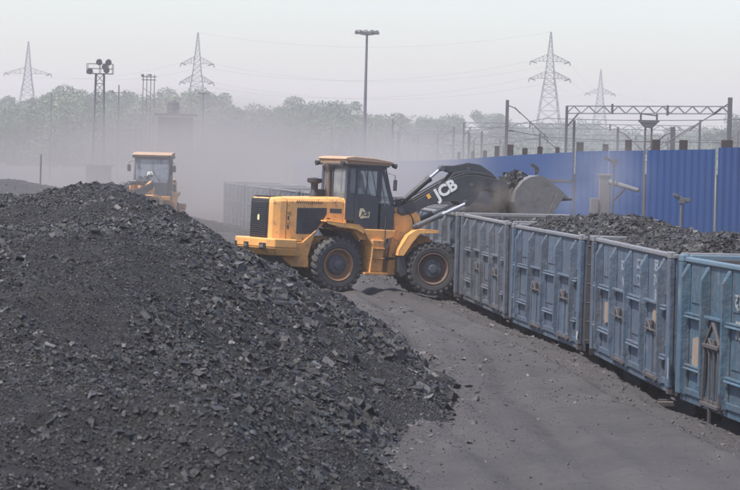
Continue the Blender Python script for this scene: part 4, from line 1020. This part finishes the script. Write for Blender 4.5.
G1 = gantry('big lattice gantry spanning the sky above the right half of the fence', 567, 730, 176, 106, 106.5, .16, .26, R1)
G2 = gantry('fainter lattice gantry farther back, seen between the tall mast and the loader', 464, 700, 275, 122.5, 126, .16, .2, at(700, 120, 275).z, 30)
G3 = gantry('faintest lattice gantry low behind the other two gantries', 470, 738, 330, 133.5, 137, .16, .2, at(738, 131, 330).z, 30)
G4 = gantry('long faint gantry beam behind the nearer loader cab', 258, 400, 420, 127.5, 131, .16, .2, at(400, 127, 420).z, 30)
G5 = gantry('low faint gantry behind the middle of the fence', 500, 668, 380, 139, 142, .16, .2, at(668, 137, 380).z, 30)
A = at(649, 113, 150); r = empty('isolator_stand', (A.x, A.y, 0), label='twin-legged stand carrying an isolator under the big gantry', cat='isolator stand')
m = MB()
for xx in (-.17, .17): m.box((xx, 0, A.z / 2 - .25), (.09, .1, A.z - .5))
m.box((0, 0, A.z - 1.5), (.36, .06, .06)); m.build('leg', GALVD, r)
m = MB(); m.box((0, 0, A.z - .42), (1.1, .25, .10)); m.prism([(-.5, A.z - .48), (.5, A.z - .48), (.2, A.z - .78), (-.2, A.z - .78)], -.1, .1); m.box((-.42, 0, A.z - .2), (.10, .1, .34)); m.box((.42, 0, A.z - .2), (.10, .1, .34)); m.bar((-.5, 0, A.z - .03), (.45, 0, A.z - .14), .07); m.build('isolator', GALVD, r, .01)
def wire(a, b_, sag, label, name='overhead_wire', cat='wire', group='contact and catenary wires beyond the fence', r_=.022, n=14):
    a = Vector(a); b_ = Vector(b_); m = MB(); pts = []
    for i in range(n + 1):
        t = i / n; p = a.lerp(b_, t); p.z -= sag * 4 * t * (1 - t); pts.append(p)
    m.path(pts, r_, 4); o = m.build(name, GALVD); return tag(o, label, cat, group)
ln = 'thin overhead line strung between the electrification masts'
for dz, rr in ((-2.5, .02), (-1.2, .02)):
    wire((T1.x + 2.7, T1.y, T1.z + dz), (T2.x + 2.7, T2.y, T2.z + dz), .5, ln); wire((T2.x + 2.7, T2.y, T2.z + dz), (T3.x + 2.7, T3.y, T3.z + dz), .5, ln); wire((T3.x + 2.7, T3.y, T3.z + dz), (T5.x + 2.7, T5.y + 30, T5.z + dz), .4, ln)
    wire((T1.x + 2.7, T1.y, T1.z + dz), (T1.x + 20, 120, T1.z + dz), .4, ln); wire((T4.x - 2.7, T4.y, T4.z + dz), (T8.x - 2.7, T8.y, T8.z + dz - .3), .5, ln)
wire((at(440, 131, 300)), at(745, 139, 240), .6, ln); wire(at(250, 131, 500), at(470, 133, 300), .5, ln)

# ------------------------------------------------------------------ pylons and power lines
def pylon(px, ptop, Y, arms, label, wbase=6.5, ph=.02):
    T = at(px, ptop, Y); H = T.z; r = empty('transmission_tower', (T.x, T.y, 0), label=label, cat='transmission tower', group='steel transmission towers on the skyline')
    r.rotation_euler = (0, 0, ph)
    def hw(z):                         # half width of the body at height z
        t = z / H
        return np.interp(t, [0, .33, .6, .69, .79, 1.0], [4.4, 3.1, 1.75, 1.2, .85, .1])
    m = MB(); zs = list(np.concatenate([np.linspace(0, .55, 7), np.linspace(.60, .88, 8), np.linspace(.92, 1.0, 4)]) * H); t = .13
    cs = ((-1, -1), (1, -1), (1, 1), (-1, 1))
    for z0, z1 in zip(zs[:-1], zs[1:]):
        a, b_ = hw(z0), hw(z1)
        for i in range(4):
            c0, c1 = cs[i], cs[(i + 1) % 4]
            m.bar((c0[0] * a, c0[1] * a, z0), (c0[0] * b_, c0[1] * b_, z1), t * 1.3)
            m.bar((c0[0] * a, c0[1] * a, z0), (c1[0] * b_, c1[1] * b_, z1), t * .65); m.bar((c1[0] * a, c1[1] * a, z0), (c0[0] * b_, c0[1] * b_, z1), t * .65)
            m.bar((c0[0] * b_, c0[1] * b_, z1), (c1[0] * b_, c1[1] * b_, z1), t * .6)
    m.build('lattice_body', GALV, r)
    tips = []
    for (py_, half) in arms:
        z = at(px, py_, Y).z
        for sd in (-1, 1):
            m = MB(); w_ = hw(z)
            tip = Vector((sd * half, 0, z))
            for yy in (-w_, w_):
                m.bar((sd * w_, yy, z), tip, t); m.bar((sd * w_ * .8, yy, z + 1.9), tip, t * .9)
                for k in range(1, 4): f_ = k / 4; p = Vector((sd * w_, yy, z)).lerp(tip, f_); q = Vector((sd * w_ * .8, yy, z + 1.9)).lerp(tip, f_); m.bar(p, q, t * .6); q2 = Vector((sd * w_ * .8, yy, z + 1.9)).lerp(tip, f_ - .25); m.bar(p, q2, t * .5)
            ao = m.build('cross_arm', GALV, r)
            m = MB(); m.tube(tip + Vector((-sd * .1, -.2, -.1)), tip + Vector((-sd * 1.4, -1.2, -.55)), .16, n=8); m.tube(tip, tip + Vector((sd * .3, .3, -1.0)), .13, n=8); m.build('insulator', INSUL, ao)
            tips.append(Vector((T.x, T.y, 0)) + tip)
    tips.append(T)
    return tips
TP1 = pylon(551, 32, 747, ((61.5, 5.0), (78.5, 5.2)), 'largest lattice power tower at right, rising beside the tall rail mast')
TP2 = pylon(601, 69.5, 1020, ((93.5, 5.1),), 'smaller lattice power tower at right, between the gantry beams')
TP3 = pylon(198, 32.5, 790, ((63.5, 4.4), (82, 4.5)), 'lattice power tower with two arm levels left of centre')
TP4 = pylon(28.5, 41.5, 900, ((73.5, 7.2),), 'lattice power tower with one wide arm at the far left')
pl = 'faint high-voltage line sagging across the hazy sky'
PG = 'high-voltage lines across the sky'
def pline(a, b_, sag): wire(a, b_, sag, pl, 'power_line', 'power line', PG, .017, 18)
for i in range(4): pline(TP3[i], TP1[i], 5)
for i in range(2): pline(TP1[i], TP2[i], 3); pline(TP3[i], TP4[i], 3); pline(TP1[i + 2], TP2[i], 3)
pline(TP4[0], TP4[0] + Vector((-60, 10, 4)), 1)
pline(TP2[1], TP2[1] + Vector((60, -60, -6)), 2)
pline(TP1[4], TP3[4], 4)

# ------------------------------------------------------------------ flood light mast, light tower, poles, building
A = at(367, 33, 400)
r = empty('floodlight_mast', (A.x, A.y, 0), label='very tall tapering floodlight mast in the middle of the sky', cat='floodlight mast')
m = MB(); m.tube((0, 0, 0), (0, 0, A.z), .30, .15, 14); m.build('pole', GALVD, r, smooth=True)
m = MB(); m.lathe([(.15, -.35), (.9, -.25), (.95, -.15), (.9, -.05), (.15, 0)], (0, 0, A.z), 'Z', 16)
for k in range(6): a = k * math.pi / 3; m.bar((0, 0, A.z - .2), (1.75 * math.cos(a), 1.75 * math.sin(a), A.z - .15), .09)
cr = m.build('lamp_carriage', GALVD, r)
for k in range(10):
    a = 2 * math.pi * k / 10 + .2; c_, s__ = math.cos(a), math.sin(a)
    m = MB(); m.box((1.5 * c_, 1.5 * s__, A.z + .12), (.34, .55, .42), (0, R(-35), a)); m.build('floodlight', GALVD, cr, .03)
A = at(100, 74, 300)
r = empty('light_tower', (A.x, A.y, 0), label='lattice light tower with a lamp platform at left, in the dust', cat='light tower')
m = MB(); H = A.z; hw0, hw1 = .62, .42; zs = np.linspace(0, H, 13)
for z0, z1 in zip(zs[:-1], zs[1:]):
    a, b_ = hw0 + (hw1 - hw0) * z0 / H, hw0 + (hw1 - hw0) * z1 / H
    for i in range(4):
        c0, c1 = ((-1, -1), (1, -1), (1, 1), (-1, 1))[i], ((-1, -1), (1, -1), (1, 1), (-1, 1))[(i + 1) % 4]
        m.bar((c0[0] * a, c0[1] * a, z0), (c0[0] * b_, c0[1] * b_, z1), .10); m.bar((c0[0] * a, c0[1] * a, z0), (c1[0] * b_, c1[1] * b_, z1), .06); m.bar((c0[0] * b_, c0[1] * b_, z1), (c1[0] * b_, c1[1] * b_, z1), .06)
m.build('lattice_mast', GALVD, r)
m = MB(); m.box((0, 0, H + .03), (2.7, 1.4, .07))
for z_ in (.55, 1.05, ): 
    for yy in (-.68, .68): m.bar((-1.33, yy, H + z_), (1.33, yy, H + z_), .05)
for xx in (-1.33, 0, 1.33):
    for yy in (-.68, .68): m.bar((xx, yy, H), (xx, yy, H + 1.05), .06)
pf = m.build('platform', GALVD, r)
for (px, py) in ((91, 70.5), (100.2, 61.5), (109.5, 61.8), (107.5, 69.5), (106, 66)):
    q = at(px, py, 300); m = MB(); x_, z_ = q.x - A.x, q.z
    m.tube((x_, -.75, z_), (x_, -1.15, z_ - .12), .27, .33, 14); m.bar((x_, -.7, z_), (x_, -.7, H + .3), .06); m.build('floodlight', GALVD, pf)
def pole(px, ptop, Y, label, r0, kind=0, cat='pole', name='utility_pole'):
    T = at(px, ptop, Y); r = empty(name, (T.x, T.y, 0), label=label, cat=cat)
    m = MB(); m.tube((0, 0, 0), (0, 0, T.z), r0, r0 * .6, 8); m.build('pole', GALVD, r)
    if kind == 1:
        m = MB(); m.bar((-.8, 0, T.z - .9), (.8, 0, T.z - .9), .09); m.bar((-.45, 0, T.z - .9), (0, 0, T.z - 1.6), .05)
        for xx in (-.7, 0, .7): m.tube((xx, 0, T.z - .9), (xx, 0, T.z - .6), .05)
        m.build('cross_arm', GALVD, r)
    if kind == 2:
        m = MB(); m.bar((0, 0, T.z), (.9, 0, T.z + .15), .07); m.box((-.2, 0, T.z + .06), (1.0, .3, .16)); m.build('lamp_head', CONC, r)
    return r
pole(119, 85, 330, 'thin utility pole with a short cross arm right of the light tower', .12, 1)
pole(51.5, 93, 360, 'faint plain pole near the left power tower', .10)
pole(203.5, 94, 340, 'slim street lamp pole in front of the left-centre power tower', .12, 2, 'street lamp', 'street_lamp')
pole(287.5, 142, 300, 'short faint pole above the nearer loader bonnet', .08)
T = at(41, 155, 150); r = empty('marker_post', (T.x, T.y, 0), label='thin white marker post standing in the dust at far left', cat='post')
m = MB(); m.tube((0, 0, 0), (.0, 0, T.z), .05, .045, 8); m.build('pole', CONC, r); m = MB(); m.tube((0, 0, T.z), (0, 0, T.z + .04), .045, .03, 8); m.build('cap', CONC, r)
A = at(149, 74.5, 320); r = empty('switchyard_frame', (A.x, A.y, 0), label='tall twin-post switchyard frame left of the roof tank', cat='switchyard frame')
m = MB(); H = A.z
for xx, yy in ((-.62, 0), (-.3, 1.0), (.15, 1.0), (.62, 0)): m.box((xx, yy, H / 2), (.09, .09, H))
m.build('post', GALVD, r)
m = MB()
for z_, w_ in ((H - .25, 1.5), (H - .6, 1.4)): m.bar((-w_ / 2 - .1, 0, z_), (w_ / 2 + .1, 0, z_), .10)
for k in range(2): m.bar((-.62, 0, H - 1.5 - k * 1.8), (.62, 0, H - 2.4 - k * 1.8), .05)
m.box((-.7, 0, H - .1), (.3, .2, .25)); m.box((.1, 0, H - .05), (.4, .2, .18)); m.build('beam', GALVD, r)
A = at(135, 124, 260); r = empty('switchyard_frame', (A.x, A.y, 0), label='low small switchyard frame above the farther loader cab', cat='switchyard frame')
m = MB()
for xx in (-.5, .05): m.box((xx, 0, A.z / 2), (.07, .07, A.z))
m.build('post', GALVD, r); m = MB()
for z_ in (-.1, -.55, -1.2): m.bar((-.75, 0, A.z + z_), (.5, 0, A.z + z_), .06)
m.build('beam', GALVD, r)
A = at(176, 115, 250); H = A.z
r = empty('pump_house', (A.x, A.y, 0), label='tall dark block with a flat overhanging roof, in the dust', cat='building')
m = MB()
m.box((0, 0, H / 2 - .1), (2.9, 3, H - .2)); m.build('wall', POSTM, r, .02)
m = MB(); m.box((0, 0, H + .02), (3.5, 3.6, .18)); m.build('roof', POSTM, r, .02)
for xx in (-.75, .75):
    m = MB(); m.box((xx, -1.52, H - 1.3), (.6, .06, .8)); f_ = m.build('window', GALVD, r)
m = MB(); m.box((0, -1.52, 1.05), (.95, .06, 2.1)); m.build('door', GALVD, r)
t_ = empty('water_tank', (A.x - .25, A.y, H + .11), label='round dark water tank standing on the flat roof', cat='water tank')
m = MB(); m.lathe([(.001, 0), (.55, 0), (.56, .3), (.54, .32), (.56, .36), (.56, .65), (.54, .68), (.55, .72), (.50, .98), (.22, 1.08), (.2, 1.14), (.001, 1.14)], (0, 0, 0), 'Z', 24); m.build('tank_body', BLK, t_, smooth=True)
A = at(99, 166, 190); r = empty('site_hut', (A.x, A.y, 0), label='small flat-roofed hut fading in the dust below the light tower', cat='hut')
m = MB(); m.box((0, 0, A.z / 2), (1.5, 1.8, A.z)); m.build('wall', CONC, r, .02); m = MB(); m.box((0, 0, A.z + .05), (1.95, 2.2, .12)); m.build('roof', GALVD, r, .02)
m = MB(); m.box((-.3, -.92, 1.0), (.6, .05, 1.9)); m.build('door', GALVD, r); m = MB(); m.box((.4, -.92, 1.5), (.4, .05, .5)); m.build('window', BLKG, r)

# ------------------------------------------------------------------ trees
LEAF = []
for nm, lo_, hi_ in (('foliage_mid', (.030, .072, .026), (.075, .140, .055)), ('foliage_dark', (.018, .048, .022), (.042, .092, .042)), ('foliage_pale', (.050, .098, .036), (.10, .165, .065))):
    m, nt, b = new_mat(nm); g = N(nt, 'ShaderNodeNewGeometry')
    c = mix(nt, .16, ramp(nt, noise(nt, .22, 3), .35, .65, lo_, hi_), ramp(nt, g.outputs['Random Per Island'], 0, 1, lo_, hi_)); nt.links.new(c, b.inputs['Base Color']); b.inputs['Roughness'].default_value = .7
    LEAF.append(m)
def leaf_quads(C, Rad, n, size):
    """n leaf sprays spread through clumps centred at C with radii Rad"""
    k = rng.integers(0, len(C), n); d = rng.normal(0, 1, (n, 3)); d /= np.linalg.norm(d, axis=1)[:, None]
    rad = rng.uniform(.35, 1.05, n) ** .6
    P = C[k] + d * (Rad[k] * rad)[:, None] * [1, 1, .8]
    a = rng.normal(0, 1, (n, 3)) + d * .6; a /= np.linalg.norm(a, axis=1)[:, None]
    t = np.cross(a, rng.normal(0, 1, (n, 3))); t /= np.linalg.norm(t, axis=1)[:, None]; u = np.cross(a, t)
    s = rng.uniform(.5, 1.2, n)[:, None] * size
    V = np.stack([P - t * s, P + u * s * .5, P + t * s, P - u * s * .5], 1).reshape(-1, 3)
    return V, np.arange(4 * n).reshape(-1, 4)
def make_tree(seed, H, Wd, leaf, kind=0, low=.42, n=6800):
    rg = random.Random(seed); root = empty('tree', (0, 0, 0))
    m = MB(); th = H * min(.34, low); m.tube((0, 0, 0), (.1, 0, th), .26, .17, 8)
    C = []; Rd = []
    nb = 7 if kind == 0 else 10
    for i in range(nb):
        a = 2 * math.pi * i / nb + rg.uniform(-.4, .4); rr = Wd * .5 * rg.uniform(.35, .8); z = H * rg.uniform(low, .86) * (1 if i % 3 else .93)
        p = Vector((rr * math.cos(a), rr * math.sin(a), z)); m.tube((.1, 0, th * rg.uniform(.8, 1)), p, .11, .03, 6)
        C.append(p); Rd.append(Wd * rg.uniform(.13, .27))
        for k in range(2): C.append(p + Vector((rg.uniform(-1, 1), rg.uniform(-1, 1), rg.uniform(-.6, .8))) * Wd * .17); Rd.append(Wd * rg.uniform(.09, .18))
    m.tube((.1, 0, th), (0, 0, H * .85), .15, .03, 6)
    for k in range(4): C.append(Vector((rg.uniform(-.12, .12) * Wd, rg.uniform(-.12, .12) * Wd, H * rg.uniform(.66, .86)))); Rd.append(Wd * rg.uniform(.16, .24))
    m.build('trunk', BARK, root, smooth=True)
    V, F = leaf_quads(np.array([tuple(c) for c in C]), np.array(Rd), n, .25)
    np_mesh('crown', V, F, leaf, root)
    return root
protos = [make_tree(1, 12, 9, LEAF[0]), make_tree(2, 13, 10, LEAF[1], 1), make_tree(3, 11, 8, LEAF[2]), make_tree(4, 12.5, 11, LEAF[0], 1), make_tree(5, 12, 7.5, LEAF[1]), make_tree(6, 10.5, 9, LEAF[2], 1), make_tree(7, 9, 12, LEAF[0], 1, .12, 6500), make_tree(8, 8.5, 11, LEAF[2], 1, .10, 6500)]
PH = [12, 13, 11, 12.5, 12, 10.5, 9, 8.5]
used = set()
def put_tree(k, px, ptop, Y, label, sx=1.0):
    Y = Y * 2.15
    T = at(px, ptop, Y); s = max(.3, T.z / (PH[k] * 1.06))
    o = protos[k] if k not in used else copy_tree(protos[k]); used.add(k)
    o.location = (T.x, T.y, -.1); o.rotation_euler = (0, 0, rng.uniform(0, 6.28)); o.scale = (s * sx, s * sx, s)
    tag(o, label, 'tree', 'trees of the hazy skyline')
line = [(-12, 92), (-2, 90), (12, 88), (30, 92), (47, 86), (60, 83), (73, 79), (86, 83), (104, 85), (120, 88), (134, 82), (150, 86), (166, 84), (180, 90), (200, 88), (212, 84), (224, 92), (240, 97), (256, 99), (272, 97), (288, 98), (303, 99), (316, 96), (328, 96), (340, 98), (352, 103), (364, 108), (377, 112), (390, 113)]
L1 = 'hazy green tree in the long tree line left of the floodlight mast'
for i, (px, py) in enumerate(line): put_tree(int(rng.integers(0, 6)), px, py + rng.uniform(-3, 5), 380 + rng.uniform(-30, 60), L1, rng.uniform(.95, 1.35))
for i in range(30):
    px = -12 + i * 13.8 + rng.uniform(-4, 4); put_tree(6 + i % 2, px, np.interp(px, [p[0] for p in line], [p[1] for p in line]) + rng.uniform(16, 36), 290 + rng.uniform(0, 50), 'lower bushy tree in front of the long tree line at left', rng.uniform(.9, 1.3))
put_tree(0, 424, 109, 420, 'lone leafy tree on the skyline just right of the second rail mast', 1.15); put_tree(2, 438, 108, 430, 'pale lone tree on the skyline above the loader arm', 1.1); put_tree(4, 408, 119, 430, 'low tree filling the dip right of the floodlight mast', 1.0)
put_tree(3, 492, 109, 470, 'rounded hazy tree just left of the tallest rail mast', 1.0); put_tree(1, 502, 113, 480, 'hazy tree directly behind the tallest rail mast', 1.0)
L2 = 'faint low tree behind the overhead gantries at right'
for px, py in ((450, 126), (462, 131), (474, 124), (516, 128), (527, 124), (538, 117), (552, 120), (566, 114), (580, 111), (594, 117), (610, 124), (624, 129), (640, 131), (655, 128), (670, 130), (686, 127), (700, 124), (716, 122), (752, 118)):
    put_tree(int(rng.integers(0, 6)), px, py, 520 + rng.uniform(-40, 60), L2, rng.uniform(1.1, 1.6))
put_tree(1, 736, 104, 330, 'darker tree at the right edge behind the gantry leg', 1.0)
# the wood behind and the scrub below it read as one mass
n = 60; C = []; Rd = []
for i in range(420):
    px = rng.uniform(-40, 780); Y = rng.uniform(960, 1150); base = np.interp(px, [0, 60, 150, 210, 300, 350, 400, 430, 480, 600, 780], [104, 98, 98, 100, 110, 116, 130, 124, 132, 132, 134])
    zt = at(px, base, Y).z; p = at(px, 150, Y); C.append((p.x, p.y, rng.uniform(1.0, max(2, zt - 2)))); Rd.append(rng.uniform(3.5, 6.5))
for i in range(260):
    px = rng.uniform(-40, 780); Y = rng.uniform(760, 880); p = at(px, 150, Y); C.append((p.x, p.y, rng.uniform(.5, 6.5))); Rd.append(rng.uniform(3, 5.5))
V, F = leaf_quads(np.array(C), np.array(Rd), 120000, .75)
tag(np_mesh('woodland', V, F, LEAF[0]), 'far-off hazy wood and scrub closing the horizon', 'woodland', kind='stuff')

# every tree and wire gets a label of its own by its order from the left of the picture
ORD = ['first', 'second', 'third', 'fourth', 'fifth', 'sixth', 'seventh', 'eighth', 'ninth', 'tenth', 'eleventh', 'twelfth', 'thirteenth', 'fourteenth', 'fifteenth', 'sixteenth', 'seventeenth', 'eighteenth', 'nineteenth', 'twentieth']
ORD += ['twenty-' + x for x in ORD[:9]] + ['thirtieth'] + ['thirty-' + x for x in ORD[:9]]
def number(lab, fmt):
    os_ = sorted([o for o in COL.objects if o.parent is None and o.get('label') == lab], key=lambda o: (o.location.x + sum((Vector(c).x for c in o.bound_box), 0) / 8) / max(1, o.location.y))
    for k, o in enumerate(os_): o['label'] = fmt % ORD[k]
number(L1, '%s tree from the left in the tall tree line left of the floodlight mast')
number('lower bushy tree in front of the long tree line at left', '%s from the left of the lower bushes before the tall tree line')
number(L2, '%s from the left of the faint low trees behind the gantries')
number(ln, '%s from the left of the thin lines between the electrification masts')
number(pl, '%s from the left of the faint lines sagging across the sky')
number('coal load in the dusty wagons beyond the nearer loader', '%s from the left of the coal loads in the dusty wagons')

# ------------------------------------------------------------------ haze and coal dust
def volume_mat(name, dens, col, aniso=.2):
    m = bpy.data.materials.new(name); m.use_nodes = True; nt = m.node_tree; nt.nodes.clear()
    v = nt.nodes.new('ShaderNodeVolumePrincipled'); v.inputs['Color'].default_value = (*col, 1); v.inputs['Density'].default_value = dens; v.inputs['Anisotropy'].default_value = aniso
    o = nt.nodes.new('ShaderNodeOutputMaterial'); nt.links.new(v.outputs[0], o.inputs['Volume']); return m, nt, v
HZ, _, _ = volume_mat('haze_air', .00058, (.965, .918, .925))
m = MB(); m.box((0, 800, 24), (2900, 2300, 52.5)); hz = m.build('haze', HZ); tag(hz, 'pale dusty haze filling the air over the yard', 'haze', kind='stuff')
def dust(name, loc, size, dens, col, label, nscale, rot=0):
    m, nt, v = volume_mat(name + '_air', dens, col, .1)
    tc = N(nt, 'ShaderNodeTexCoord'); mp = N(nt, 'ShaderNodeMapping'); nt.links.new(tc.outputs['Generated'], mp.inputs[0]); mp.inputs['Location'].default_value = (-.5, -.5, -.5)
    ln_ = N(nt, 'ShaderNodeVectorMath', operation='LENGTH'); nt.links.new(mp.outputs[0], ln_.inputs[0])
    mr = N(nt, 'ShaderNodeMapRange', interpolation_type='SMOOTHSTEP'); mr.inputs[1].default_value = .5; mr.inputs[2].default_value = .12; mr.inputs[3].default_value = 0; mr.inputs[4].default_value = 1; nt.links.new(ln_.outputs['Value'], mr.inputs[0])
    no = N(nt, 'ShaderNodeTexNoise'); no.inputs['Scale'].default_value = nscale; no.inputs['Detail'].default_value = 3; nt.links.new(tc.outputs['Object'], no.inputs['Vector'])
    m2 = N(nt, 'ShaderNodeMapRange'); m2.inputs[1].default_value = .42; m2.inputs[2].default_value = .60; m2.inputs[3].default_value = .05; m2.inputs[4].default_value = 1.8; nt.links.new(no.outputs['Fac'], m2.inputs[0])
    mu = N(nt, 'ShaderNodeMath', operation='MULTIPLY'); nt.links.new(mr.outputs[0], mu.inputs[0]); nt.links.new(m2.outputs[0], mu.inputs[1])
    mv = N(nt, 'ShaderNodeMath', operation='MULTIPLY'); nt.links.new(mu.outputs[0], mv.inputs[0]); mv.inputs[1].default_value = dens; nt.links.new(mv.outputs[0], v.inputs['Density'])
    b_ = MB(); b_.box((0, 0, 0), size); o = b_.build(name, m); o.location = loc; o.rotation_euler = (0, 0, rot)
    return tag(o, label, 'dust', kind='stuff')
dust('dust_cloud', (-11.5, 162, 1.2), (42, 130, 13.5), .040, (.52, .49, .475), 'wide grey cloud of coal dust drifting behind the loaders', .075)
dust('dust_cloud', (.5, 132, 2.2), (19, 56, 8.5), .034, (.62, .59, .575), 'thin dust veil hanging between the nearer loader and the fence', .12)
dust('dust_cloud', (7.0, 90, 3.0), (4.5, 9, 5), .05, (.75, .74, .75), 'thin dust drifting up beyond the wagon by the fence', .5)
dust('falling_dust', (3.42, 80.5, 2.5), (2.5, 2.6, 1.9), 2.4, (.28, .26, .25), 'dark smear of coal dust falling behind the bucket', 1.8)
